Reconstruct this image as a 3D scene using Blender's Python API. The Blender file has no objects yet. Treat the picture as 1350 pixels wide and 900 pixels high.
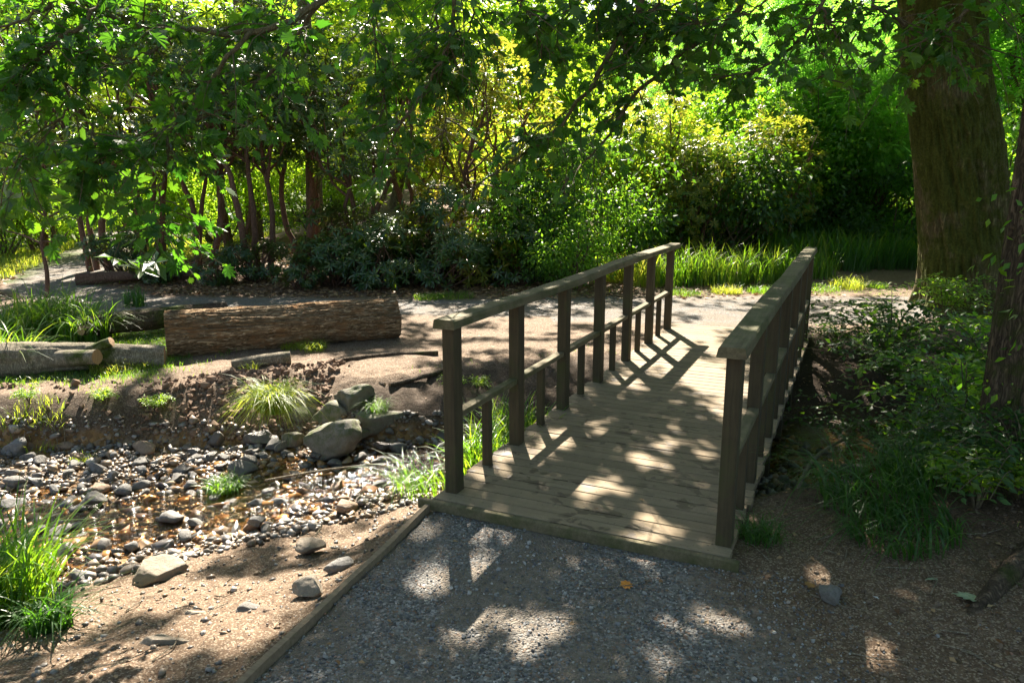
import bpy, math, numpy as np
from mathutils import Vector, Matrix, noise as mnoise
R = math.radians
SC = bpy.context.scene
COL = SC.collection

# ------------------------------------------------------------------ camera, sky, sun, exposure
CAM_H = 1.7
PITCH = math.atan(216 / 994)
cam_d = bpy.data.cameras.new('camera')
cam_d.sensor_width = 36.0
cam_d.lens = 994 / 1350 * 36.0
cam_d.clip_start = 0.05
cam_d.clip_end = 600
cam = bpy.data.objects.new('camera', cam_d)
COL.objects.link(cam)
cam.location = (0, 0, CAM_H)
cam.rotation_euler = (math.pi / 2 - PITCH, 0, 0)
SC.camera = cam

SUN_EL, SUN_AZ = R(42), R(-6)            # azimuth from +Y towards +X
SUN = Vector((math.sin(SUN_AZ) * math.cos(SUN_EL), math.cos(SUN_AZ) * math.cos(SUN_EL), math.sin(SUN_EL)))
world = bpy.data.worlds.new('World')
SC.world = world
world.use_nodes = True
wn = world.node_tree
bg = wn.nodes['Background']
sky = wn.nodes.new('ShaderNodeTexSky')
sky.sky_type = 'NISHITA'
sky.sun_disc = False
sky.sun_elevation = SUN_EL
sky.sun_rotation = SUN_AZ
sky.air_density = 1.0
sky.dust_density = 1.5
wn.links.new(sky.outputs[0], bg.inputs[0])
bg.inputs[1].default_value = 0.052
sd = bpy.data.lights.new('sun', 'SUN')
sd.energy = 5.0
sd.angle = R(0.5)
sd.color = (1.0, 0.94, 0.85)
sun = bpy.data.objects.new('sun', sd)
COL.objects.link(sun)
sun.rotation_euler = SUN.to_track_quat('Z', 'Y').to_euler()
SC.view_settings.view_transform = 'Standard'
SC.view_settings.look = 'None'
SC.view_settings.gamma = 1.0
SC.view_settings.use_curve_mapping = False
SC.view_settings.exposure = 2.35
SC.view_settings.use_white_balance = True          # camera set for open shade
SC.view_settings.white_balance_temperature = 7000
try:
    SC.cycles.max_bounces = 8
    SC.cycles.transparent_max_bounces = 12
    SC.cycles.sample_clamp_indirect = 6.0
    SC.cycles.caustics_reflective = False
    SC.cycles.caustics_refractive = False
    SC.cycles.use_denoising = True
except Exception:
    pass

# ------------------------------------------------------------------ numeric helpers
rng = np.random.default_rng(7)
_c, _s = math.cos(PITCH), math.sin(PITCH)

def G(u, v, z=0.0):
    """real ground position (metres) measured off the photograph"""
    cx = (u - 675) / 994; cy = -(v - 450) / 994
    y = _c + cy * _s; zz = -_s + cy * _c
    t = (z - CAM_H) / zz
    return np.array([cx * t, y * t, z])

def PY(u, v, Y):
    cx = (u - 675) / 994; cy = -(v - 450) / 994
    t = Y / (_c + cy * _s)
    return np.array([cx * t, Y, CAM_H + t * (-_s + cy * _c)])

def _hash(ix, iy, iz, seed):
    n = (ix * 374761393 + iy * 668265263 + iz * 2147483647 + seed * 1274126177) & 0xffffffff
    n = ((n ^ (n >> 13)) * 1274126177) & 0xffffffff
    n = n ^ (n >> 16)
    return (n & 0xffffff) / float(0xffffff)

def vnoise(p, seed=0):
    p = np.asarray(p, float)
    i = np.floor(p).astype(np.int64); f = p - i
    f = f * f * (3 - 2 * f)
    out = 0
    for dx in (0, 1):
        wx = f[:, 0] if dx else 1 - f[:, 0]
        for dy in (0, 1):
            wy = f[:, 1] if dy else 1 - f[:, 1]
            for dz in (0, 1):
                wz = f[:, 2] if dz else 1 - f[:, 2]
                out = out + wx * wy * wz * _hash(i[:, 0] + dx, i[:, 1] + dy, i[:, 2] + dz, seed)
    return out

def fbm(p, seed=0, octv=4, gain=0.5):
    p = np.asarray(p, float); a = 1; s = 0; t = 0
    for k in range(octv):
        s = s + a * (vnoise(p * 2 ** k + 17.3 * k, seed + k) - 0.5); t += a; a *= gain
    return s / t * 2          # about -1..1

def fb2(x, y, sc, seed=0, octv=4):
    x = np.atleast_1d(np.asarray(x, float)); y = np.atleast_1d(np.asarray(y, float))
    return fbm(np.stack([x * sc, y * sc, np.zeros_like(x) + .37], -1), seed, octv)

def sm(a, b, x):
    t = np.clip((x - a) / (b - a), 0, 1)
    return t * t * (3 - 2 * t)

def polydist(x, y, pts):
    d = np.full(np.shape(x), 1e9)
    for (ax, ay), (bx, by) in zip(pts[:-1], pts[1:]):
        vx, vy = bx - ax, by - ay
        t = np.clip(((x - ax) * vx + (y - ay) * vy) / (vx * vx + vy * vy), 0, 1)
        d = np.minimum(d, np.hypot(x - ax - t * vx, y - ay - t * vy))
    return d

# ------------------------------------------------------------------ mesh helpers
def mesh_obj(name, V, Fs, mat, parent=None, smooth=False, col=None):
    """V (n,3); Fs: list of (m,k) int arrays"""
    V = np.asarray(V, np.float32)
    if not isinstance(Fs, (list, tuple)): Fs = [Fs]
    Fs = [np.asarray(f, np.int32) for f in Fs if len(f)]
    me = bpy.data.meshes.new(name)
    me.vertices.add(len(V)); me.vertices.foreach_set('co', V.ravel())
    loops = np.concatenate([f.ravel() for f in Fs])
    sizes = np.concatenate([np.full(len(f), f.shape[1], np.int32) for f in Fs])
    starts = np.concatenate([[0], np.cumsum(sizes)[:-1]]).astype(np.int32)
    me.loops.add(len(loops)); me.loops.foreach_set('vertex_index', loops)
    me.polygons.add(len(sizes)); me.polygons.foreach_set('loop_start', starts)
    try: me.polygons.foreach_set('loop_total', sizes)
    except Exception: pass
    me.polygons.foreach_set('use_smooth', np.full(len(sizes), bool(smooth)))
    me.update(calc_edges=True)
    if col is not None:
        for nm, c in col.items():
            at = me.color_attributes.new(nm, 'FLOAT_COLOR', 'POINT')
            at.data.foreach_set('color', np.asarray(c, np.float32).ravel())
    if mat is not None: me.materials.append(mat)
    o = bpy.data.objects.new(name, me)
    COL.objects.link(o)
    if parent is not None: o.parent = parent
    return o

class MB:
    def __init__(self): self.V = []; self.F = {}; self.n = 0
    def add(self, V, Fs):
        V = np.asarray(V, float)
        if not isinstance(Fs, (list, tuple)): Fs = [Fs]
        for f in Fs:
            f = np.asarray(f)
            if len(f): self.F.setdefault(f.shape[1], []).append(f + self.n)
        self.V.append(V); self.n += len(V); return self
    def build(self, name, mat, parent=None, smooth=False, offset=None):
        V = np.concatenate(self.V)
        if offset is not None: V = V - np.asarray(offset)
        return mesh_obj(name, V, [np.concatenate(f) for f in self.F.values()], mat, parent, smooth)

def box(c, s, ch=0.0, rot=None):
    """box centred c, size s, with chamfered long/top edges"""
    x, y, z = s[0] / 2, s[1] / 2, s[2] / 2
    if ch <= 0:
        V = np.array([[sx * x, sy * y, sz * z] for sx in (-1, 1) for sy in (-1, 1) for sz in (-1, 1)])
        F = [np.array([[0, 1, 3, 2], [4, 6, 7, 5], [0, 4, 5, 1], [2, 3, 7, 6], [0, 2, 6, 4], [1, 5, 7, 3]])]
    else:
        c_ = ch
        V = []; 
        for sx in (-1, 1):
            for sy in (-1, 1):
                for sz in (-1, 1):
                    V += [[sx * x, sy * (y - c_), sz * (z - c_)], [sx * (x - c_), sy * y, sz * (z - c_)], [sx * (x - c_), sy * (y - c_), sz * z]]
        V = np.array(V)
        def i(sx, sy, sz, k): return ((sx * 2 + sy) * 2 + sz) * 3 + k
        q = [[i(0,0,0,0), i(0,0,1,0), i(0,1,1,0), i(0,1,0,0)], [i(1,0,0,0), i(1,1,0,0), i(1,1,1,0), i(1,0,1,0)],
             [i(0,0,0,1), i(1,0,0,1), i(1,0,1,1), i(0,0,1,1)], [i(0,1,0,1), i(0,1,1,1), i(1,1,1,1), i(1,1,0,1)],
             [i(0,0,0,2), i(0,1,0,2), i(1,1,0,2), i(1,0,0,2)], [i(0,0,1,2), i(1,0,1,2), i(1,1,1,2), i(0,1,1,2)]]
        for a in (0, 1):
            for b in (0, 1):
                q += [[i(a,b,0,0), i(a,b,1,0), i(a,b,1,1), i(a,b,0,1)], [i(a,0,b,0), i(a,1,b,0), i(a,1,b,2), i(a,0,b,2)],
                      [i(0,a,b,1), i(1,a,b,1), i(1,a,b,2), i(0,a,b,2)]]
        t = [[i(a,b,d,0), i(a,b,d,1), i(a,b,d,2)] for a in (0,1) for b in (0,1) for d in (0,1)]
        F = [np.array(q), np.array(t)]
    if rot is not None: V = V @ np.asarray(rot).T
    return V + np.asarray(c), F

def tube(pts, rad, seg=8, cap=True, jitter=0.0, seed=0):
    P = np.asarray(pts, float); n = len(P)
    rad = np.broadcast_to(np.asarray(rad, float), (n,))
    T = np.gradient(P, axis=0); T /= np.linalg.norm(T, axis=1)[:, None] + 1e-9
    up = np.array([0, 0, 1.0]) if abs(T[0][2]) < .9 else np.array([1.0, 0, 0])
    N = np.zeros_like(P); n0 = np.cross(T[0], up); N[0] = n0 / np.linalg.norm(n0)
    for k in range(1, n):
        v = N[k - 1] - T[k] * np.dot(N[k - 1], T[k]); N[k] = v / (np.linalg.norm(v) + 1e-9)
    B = np.cross(T, N)
    a = np.linspace(0, 2 * np.pi, seg, endpoint=False)
    V = P[:, None] + rad[:, None, None] * (np.cos(a)[None, :, None] * N[:, None] + np.sin(a)[None, :, None] * B[:, None])
    V = V.reshape(-1, 3)
    i = np.arange(n - 1)[:, None] * seg; j = np.arange(seg)[None]; jn = (j + 1) % seg
    F = np.stack([i + j, i + jn, i + seg + jn, i + seg + j], -1).reshape(-1, 4)
    Fs = [F]
    if cap:
        V = np.concatenate([V, P[:1], P[-1:]])
        k = n * seg; b = (n - 1) * seg; j = np.arange(seg); jn = (j + 1) % seg
        Fs.append(np.concatenate([np.stack([np.full(seg, k), jn, j], -1), np.stack([np.full(seg, k + 1), b + j, b + jn], -1)]))
    return V, Fs

def curve(pts, n=12):
    """Catmull-Rom through pts"""
    P = np.asarray(pts, float)
    if len(P) == 2: return P[0] + np.linspace(0, 1, n)[:, None] * (P[1] - P[0])
    Q = np.concatenate([[2 * P[0] - P[1]], P, [2 * P[-1] - P[-2]]])
    out = []; m = len(P) - 1
    for t in np.linspace(0, m, n):
        k = min(int(t), m - 1); f = t - k
        a, b, c, d = Q[k:k + 4]
        out.append(.5 * (2 * b + (c - a) * f + (2 * a - 5 * b + 4 * c - d) * f * f + (3 * b - a - 3 * c + d) * f ** 3))
    return np.array(out)

def frames(X, Zhint):
    """rotation matrices whose first column is X, third near Zhint"""
    X = X / (np.linalg.norm(X, axis=1)[:, None] + 1e-9)
    Z = Zhint - X * (X * Zhint).sum(1)[:, None]
    Z /= np.linalg.norm(Z, axis=1)[:, None] + 1e-9
    Y = np.cross(Z, X)
    return np.stack([X, Y, Z], -1)

def stamp(TV, TF, pos, M, sc):
    n = len(pos); k = len(TV)
    sc = np.asarray(sc, float)
    if sc.ndim == 1: sc = sc[:, None]
    if sc.shape[1] == 1: sc = np.repeat(sc, 3, 1)
    V = TV[None] * sc[:, None, :]
    V = np.einsum('nij,nkj->nki', M, V) + pos[:, None]
    F = (TF[None] + (np.arange(n) * k)[:, None, None]).reshape(-1, TF.shape[1])
    return V.reshape(-1, 3), F

def unit(n, r=None):
    v = (r or rng).normal(size=(n, 3)); return v / np.linalg.norm(v, axis=1)[:, None]

# leaf templates: base at origin, length along +x, normal +z, unit length
LEAF = (np.array([[0, 0, 0], [.42, .27, .05], [.42, -.27, .05], [.5, 0, -.03], [1, 0, -.12]]),
        np.array([[0, 3, 1], [0, 2, 3], [1, 3, 4], [2, 4, 3]]))
LONG = (np.array([[0, 0, 0], [.3, .1, .02], [.3, -.1, .02], [.7, .12, -.04], [.7, -.12, -.04], [1, 0, -.16], [.5, 0, -.03]]),
        np.array([[0, 6, 1], [0, 2, 6], [1, 6, 3], [2, 4, 6], [3, 6, 5], [4, 5, 6]]))
_a = [0, 14, 30, 44, 62, 80, 100, 125, 150]
_r = [1.0, .62, .86, .55, .74, .50, .60, .42, .30]
def _lobed():
    o = []
    for a, r in zip(_a, _r): o.append((a, r))
    full = [(-a, r) for a, r in reversed(o[1:])] + o
    V = [[.35, 0, -.03]]
    for a, r in full:
        V.append([.38 + .62 * r * math.cos(R(a)), .62 * r * math.sin(R(a)), -.10 * r * r + .05 * abs(math.sin(R(a)))])
    V.append([0, 0, 0])
    n = len(V) - 1
    F = [[0, k, k + 1] for k in range(1, n)] + [[0, n, 1]]
    return np.array(V), np.array(F)
LOBED = _lobed()
# small feathery spray (several leaflets either side of a rib)
def _spray(nl=7, l=.26, w=.05):
    V = []; F = []
    for k in range(nl):
        x = .12 + .8 * k / nl
        for s in (-1, 1):
            b = len(V); L = l * (1 - .5 * abs(k / nl - .4))
            d = np.array([.45, s * .9, -.1]); d /= np.linalg.norm(d)
            p = np.array([x, 0, -.1 * x * x]); q = np.array([w, 0, 0])
            V += [list(p), list(p + d * L * .5 + q), list(p + d * L), list(p + d * L * .5 - q)]
            F += [[b, b + 1, b + 2], [b, b + 2, b + 3]]
    return np.array(V), np.array(F)
SPRAY = _spray()

# ------------------------------------------------------------------ materials
def nmat(name):
    m = bpy.data.materials.new(name); m.use_nodes = True
    nt = m.node_tree; b = nt.nodes['Principled BSDF']
    return m, nt, b
def nd(nt, t, **kw):
    n = nt.nodes.new(t)
    for k, v in kw.items():
        if k.startswith('i_'):
            key = k[2:]; n.inputs[int(key) if key.isdigit() else key].default_value = v
        else: setattr(n, k, v)
    return n
def lk(nt, a, b): nt.links.new(a, b)
def ramp(nt, fac, stops, interp='LINEAR'):
    r = nd(nt, 'ShaderNodeValToRGB'); r.color_ramp.interpolation = interp
    el = r.color_ramp.elements
    while len(el) < len(stops): el.new(.5)
    for e, (p, c) in zip(el, stops):
        e.position = p; e.color = (*c, 1) if len(c) == 3 else c
    lk(nt, fac, r.inputs[0]); return r.outputs[0]
def mixc(nt, fac, a, b, mode='MIX'):
    m = nd(nt, 'ShaderNodeMix', data_type='RGBA', blend_type=mode)
    for s, v in ((0, fac), (6, a), (7, b)):
        if hasattr(v, 'is_linked') or hasattr(v, 'links'): lk(nt, v, m.inputs[s])
        else: m.inputs[s].default_value = v if s == 0 else ((*v, 1) if len(v) == 3 else v)
    return m.outputs[2]
def mth(nt, op, a, b=0.0, clamp=False):
    m = nd(nt, 'ShaderNodeMath', operation=op); m.use_clamp = clamp
    for s, v in ((0, a), (1, b)):
        if hasattr(v, 'links'): lk(nt, v, m.inputs[s])
        else: m.inputs[s].default_value = v
    return m.outputs[0]
def noise(nt, vec, scale, detail=4, rough=.55, out=0, dist=0.0):
    n = nd(nt, 'ShaderNodeTexNoise'); n.inputs['Scale'].default_value = scale
    n.inputs['Detail'].default_value = detail; n.inputs['Roughness'].default_value = rough
    n.inputs['Distortion'].default_value = dist
    lk(nt, vec, n.inputs['Vector']); return n.outputs[out]
def voro(nt, vec, scale, feature='F1', out='Distance', rnd=1.0):
    n = nd(nt, 'ShaderNodeTexVoronoi', feature=feature); n.inputs['Scale'].default_value = scale
    n.inputs['Randomness'].default_value = rnd
    lk(nt, vec, n.inputs['Vector']); return n.outputs[out]
def coords(nt, which='Object', scale=None, rot=None):
    tc = nd(nt, 'ShaderNodeTexCoord'); o = tc.outputs[which]
    if scale is not None or rot is not None:
        mp = nd(nt, 'ShaderNodeMapping')
        if scale is not None: mp.inputs['Scale'].default_value = scale
        if rot is not None: mp.inputs['Rotation'].default_value = rot
        lk(nt, o, mp.inputs[0]); o = mp.outputs[0]
    return o
def bump(nt, b, h, strength=.5, dist=.02, prev=None):
    n = nd(nt, 'ShaderNodeBump'); n.inputs['Strength'].default_value = strength; n.inputs['Distance'].default_value = dist
    lk(nt, h, n.inputs['Height'])
    if prev is not None: lk(nt, prev, n.inputs['Normal'])
    if b is not None: lk(nt, n.outputs[0], b.inputs['Normal'])
    return n.outputs[0]

def leaf_mat(name, cols, trans, tf=.5, rough=.45, spec=.5, coat=0.0):
    """leaf with real translucency; hue varies from leaf to leaf"""
    m, nt, b = nmat(name)
    geo = nd(nt, 'ShaderNodeNewGeometry'); oi = nd(nt, 'ShaderNodeObjectInfo')
    f = mth(nt, 'ADD', mth(nt, 'MULTIPLY', geo.outputs['Random Per Island'], .8), mth(nt, 'MULTIPLY', oi.outputs['Random'], .2))
    n = len(cols)
    c = ramp(nt, f, [(k / (n - 1) * .96 + .02, cc) for k, cc in enumerate(cols)])
    lk(nt, c, b.inputs['Base Color'])
    b.inputs['Roughness'].default_value = rough
    b.inputs['Specular IOR Level'].default_value = spec
    tr = nd(nt, 'ShaderNodeBsdfTranslucent')
    nT = len(trans)
    ct = ramp(nt, f, [(k / max(nT - 1, 1) * .96 + .02, cc) for k, cc in enumerate(trans)])
    lk(nt, ct, tr.inputs['Color'])
    mx = nd(nt, 'ShaderNodeMixShader'); mx.inputs[0].default_value = tf
    lk(nt, b.outputs[0], mx.inputs[1]); lk(nt, tr.outputs[0], mx.inputs[2])
    lk(nt, mx.outputs[0], nt.nodes['Material Output'].inputs['Surface'])
    return m

M = {}
M['maple_leaf'] = leaf_mat('maple_leaf', [(.025, .07, .014), (.04, .11, .02), (.035, .095, .022), (.08, .15, .02)],
                           [(.06, .24, .015), (.13, .38, .018), (.26, .52, .02)], .42, .45, .45)
M['canopy_leaf'] = leaf_mat('canopy_leaf', [(.03, .08, .012), (.05, .12, .018), (.07, .14, .02)],
                            [(.10, .24, .01), (.16, .34, .012)], .4, .5, .4)
M['rhodo_leaf'] = leaf_mat('rhododendron_leaf', [(.015, .045, .014), (.022, .065, .018), (.03, .085, .022), (.075, .11, .02)],
                           [(.10, .22, .01), (.18, .30, .012), (.34, .40, .02)], .25, .3, .7)
M['rhodo_yellow'] = leaf_mat('rhododendron_young_leaf', [(.05, .10, .015), (.10, .15, .02), (.17, .20, .025), (.20, .15, .02)],
                             [(.28, .42, .03), (.48, .55, .04), (.55, .44, .05)], .45, .35, .6)
M['bush_leaf'] = leaf_mat('bush_leaf', [(.03, .09, .015), (.05, .13, .02), (.09, .18, .025)],
                          [(.16, .46, .03), (.30, .62, .03), (.52, .74, .04)], .5, .4, .5)
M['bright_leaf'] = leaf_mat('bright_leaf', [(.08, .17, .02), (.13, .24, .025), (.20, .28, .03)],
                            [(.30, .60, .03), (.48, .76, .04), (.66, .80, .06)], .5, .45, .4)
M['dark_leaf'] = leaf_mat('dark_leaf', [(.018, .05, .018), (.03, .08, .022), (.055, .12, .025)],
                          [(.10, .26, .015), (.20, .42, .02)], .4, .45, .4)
M['fir_leaf'] = leaf_mat('feathery_leaf', [(.04, .12, .02), (.06, .16, .03), (.09, .19, .03)],
                         [(.22, .60, .06), (.42, .80, .09)], .6, .5, .3)
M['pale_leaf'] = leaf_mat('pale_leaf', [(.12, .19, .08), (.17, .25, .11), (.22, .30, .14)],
                          [(.30, .45, .16), (.42, .55, .22)], .5, .6, .3)  # distance haze put into a paler leaf colour
M['grass'] = leaf_mat('grass_blade', [(.03, .09, .014), (.05, .13, .02), (.05, .14, .02), (.08, .16, .025), (.28, .22, .09)],
                      [(.16, .40, .012), (.26, .52, .02), (.50, .60, .04)], .45, .4, .5)
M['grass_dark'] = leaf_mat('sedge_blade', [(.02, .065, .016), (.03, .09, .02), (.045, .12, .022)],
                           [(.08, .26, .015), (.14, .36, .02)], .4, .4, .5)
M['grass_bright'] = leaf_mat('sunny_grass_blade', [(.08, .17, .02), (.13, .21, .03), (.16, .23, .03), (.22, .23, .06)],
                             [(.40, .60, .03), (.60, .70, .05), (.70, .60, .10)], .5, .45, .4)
M['litter'] = leaf_mat('dry_leaf', [(.10, .05, .025), (.19, .10, .045), (.28, .17, .085), (.36, .25, .14), (.13, .07, .04)],
                       [(.16, .08, .03), (.26, .14, .05)], .15, .6, .3)

def bark(name, dark, light, scale=1.0, moss=0.0, zs=.18, bmp=.6, mosscol=(.06, .085, .012), dist=.02):
    m, nt, b = nmat(name)
    v = coords(nt, 'Object', (scale, scale, scale * zs))
    n1 = noise(nt, v, 14, 6, .65, dist=.6)
    rg = mth(nt, 'ABSOLUTE', mth(nt, 'SUBTRACT', noise(nt, v, 20, 5, .6, dist=1.2), .5))
    h = mth(nt, 'ADD', mth(nt, 'MULTIPLY', mth(nt, 'MINIMUM', rg, .12), 4.2), mth(nt, 'MULTIPLY', n1, .7))
    c = ramp(nt, h, [(.30, dark), (.62, tuple((a + b_) / 2 for a, b_ in zip(dark, light))), (.95, light)])
    g = noise(nt, coords(nt, 'Object'), 2.1, 5, .6)
    c = mixc(nt, mth(nt, 'MULTIPLY', mth(nt, 'SUBTRACT', g, .35), 1.2, True), c, tuple(.55 * q for q in light), 'MIX')
    if moss > 0:
        g2 = noise(nt, coords(nt, 'Object'), 1.6, 6, .7)
        f = ramp(nt, g2, [(.62 - moss * .35, (0, 0, 0)), (.72 - moss * .3, (1, 1, 1))])
        mc = ramp(nt, noise(nt, coords(nt, 'Object'), 40, 3), [(.3, tuple(.5 * q for q in mosscol)), (.7, mosscol)])
        c = mixc(nt, f, c, mc)
    lk(nt, c, b.inputs['Base Color']); b.inputs['Roughness'].default_value = .9
    b.inputs['Specular IOR Level'].default_value = .2
    bump(nt, b, h, bmp, dist)
    return m
M['oak_bark'] = bark('oak_bark', (.045, .034, .02), (.25, .20, .11), 1.0, .72, .16, .9, (.085, .10, .018))
M['dark_bark'] = bark('dark_bark', (.03, .022, .015), (.17, .125, .085), 1.4, .25, .25, .9)
M['rhodo_bark'] = bark('rhododendron_bark', (.06, .034, .022), (.24, .14, .10), 2.5, 0, .3, .4)
M['twig'] = bark('twig_bark', (.05, .038, .022), (.20, .165, .10), 4, .2, .4, .3)
M['grey_bark'] = bark('dead_grey_bark', (.09, .075, .055), (.36, .31, .23), 2.2, .15, .3, .6)
M['far_bark'] = bark('far_bark', (.06, .04, .03), (.20, .14, .10), 1.0, .2, .3, .4)

def log_bark():
    m, nt, b = nmat('log_bark')
    v = coords(nt, 'Object', (.22, 1, 1))
    n1 = noise(nt, v, 26, 6, .7, dist=.8)
    n2 = noise(nt, coords(nt, 'Object'), 5, 5, .7)
    rg = mth(nt, 'ABSOLUTE', mth(nt, 'SUBTRACT', noise(nt, v, 30, 5, .6, dist=1.5), .5))
    h = mth(nt, 'ADD', mth(nt, 'MULTIPLY', mth(nt, 'MINIMUM', rg, .12), 4.0), mth(nt, 'MULTIPLY', n1, .8))
    c = ramp(nt, h, [(.30, (.06, .036, .018)), (.55, (.23, .15, .085)), (.9, (.44, .32, .20))])
    c = mixc(nt, ramp(nt, n2, [(.52, (0, 0, 0)), (.64, (1, 1, 1))]), c, (.30, .17, .085))
    c = mixc(nt, ramp(nt, noise(nt, coords(nt, 'Object'), 9, 5, .7), [(.60, (0, 0, 0)), (.70, (.6, .6, .6))]), c, (.09, .055, .03))
    lk(nt, c, b.inputs['Base Color']); b.inputs['Roughness'].default_value = .92; b.inputs['Specular IOR Level'].default_value = .15
    bump(nt, b, h, 1.0, .02)
    return m
M['log_bark'] = log_bark()

def cutwood(name='cut_wood', a=(.40, .25, .13), b_=(.24, .13, .06)):
    m, nt, b = nmat(name)
    v = coords(nt, 'Object')
    L = nd(nt, 'ShaderNodeVectorMath', operation='LENGTH'); lk(nt, v, L.inputs[0])
    w = nd(nt, 'ShaderNodeTexWave', wave_type='RINGS', rings_direction='X'); w.inputs['Scale'].default_value = 22
    w.inputs['Distortion'].default_value = 2.5; lk(nt, v, w.inputs[0])
    c = ramp(nt, w.outputs['Fac'], [(.1, b_), (.8, a)])
    c = mixc(nt, noise(nt, v, 12, 4), c, tuple(.6 * q for q in a))
    lk(nt, c, b.inputs['Base Color']); b.inputs['Roughness'].default_value = .8
    bump(nt, b, noise(nt, v, 60, 4), .5, .01)
    return m
M['cut_wood'] = cutwood()

def timber(name, lo, hi, mossy=0.0, axis=1, grain=1.0, wet=False, planks=False):
    m, nt, b = nmat(name)
    sc = [30, 30, 30]; sc[axis] = 1.6
    v = coords(nt, 'Object', tuple(sc))
    g = noise(nt, v, 1.6 * grain, 7, .7, dist=.35)
    fine = noise(nt, v, 5.0, 3, .6)
    c = ramp(nt, g, [(.28, lo), (.5, tuple((p + q) / 2 for p, q in zip(lo, hi))), (.75, hi)])
    obj = coords(nt, 'Object')
    geo = nd(nt, 'ShaderNodeNewGeometry')
    rnd = geo.outputs['Random Per Island']
    c = mixc(nt, .22, c, ramp(nt, rnd, [(0, tuple(.7 * q for q in lo)), (.5, hi), (1, (hi[0] * 1.05, hi[1], hi[2] * .9))]))
    dirt = ramp(nt, noise(nt, obj, 6, 6, .7), [(.40, (0, 0, 0)), (.75, (1, 1, 1))])
    c = mixc(nt, mth(nt, 'MULTIPLY', dirt, .30), c, tuple(.5 * q for q in lo))
    rough = .85
    if mossy:
        f = ramp(nt, noise(nt, obj, 3.5, 6, .75), [(.62 - .3 * mossy, (0, 0, 0)), (.78 - .3 * mossy, (1, 1, 1))])
        c = mixc(nt, mth(nt, 'MULTIPLY', f, .75), c, (.055, .065, .02))
    r_in = None
    if wet:   # damp blotches and trodden mud: real stains
        big = ramp(nt, noise(nt, obj, 1.7, 2, .4), [(.44, (0, 0, 0)), (.52, (1, 1, 1))])
        s1 = ramp(nt, noise(nt, coords(nt, 'Object', (1, 1.3, 1)), 7.5, 3, .55, dist=.5), [(.54, (0, 0, 0)), (.585, (1, 1, 1))])
        st = mth(nt, 'MULTIPLY', mth(nt, 'MULTIPLY', s1, big), .85)
        c = mixc(nt, st, c, (.062, .043, .026))
        sp = ramp(nt, noise(nt, obj, 60, 2, .5), [(.68, (0, 0, 0)), (.72, (1, 1, 1))])
        c = mixc(nt, mth(nt, 'MULTIPLY', sp, .6), c, (.07, .045, .025))
        r_in = mth(nt, 'SUBTRACT', .85, mth(nt, 'MULTIPLY', st, .3))
    lk(nt, c, b.inputs['Base Color']); b.inputs['Roughness'].default_value = rough
    if r_in is not None: lk(nt, r_in, b.inputs['Roughness'])
    b.inputs['Specular IOR Level'].default_value = .3
    bump(nt, b, mth(nt, 'ADD', g, mth(nt, 'MULTIPLY', fine, .5)), .18 if planks else .5, .005)
    return m
M['plank'] = timber('deck_plank', (.165, .125, .08), (.30, .235, .155), .0, 0, 1, True, True)
M['post'] = timber('weathered_post', (.026, .02, .012), (.09, .07, .038), .35, 2)
M['rail'] = timber('weathered_rail', (.055, .044, .026), (.21, .175, .105), .55, 1)
M['edging'] = timber('edging_board', (.10, .075, .05), (.28, .215, .145), .15, 1)

def bolt_mat():
    m, nt, b = nmat('rusty_bolt')
    c = ramp(nt, noise(nt, coords(nt), 90, 3), [(.3, (.05, .03, .02)), (.7, (.16, .085, .05))]); lk(nt, c, b.inputs['Base Color'])
    b.inputs['Roughness'].default_value = .6; b.inputs['Metallic'].default_value = .4
    return m
M['bolt'] = bolt_mat()

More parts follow.
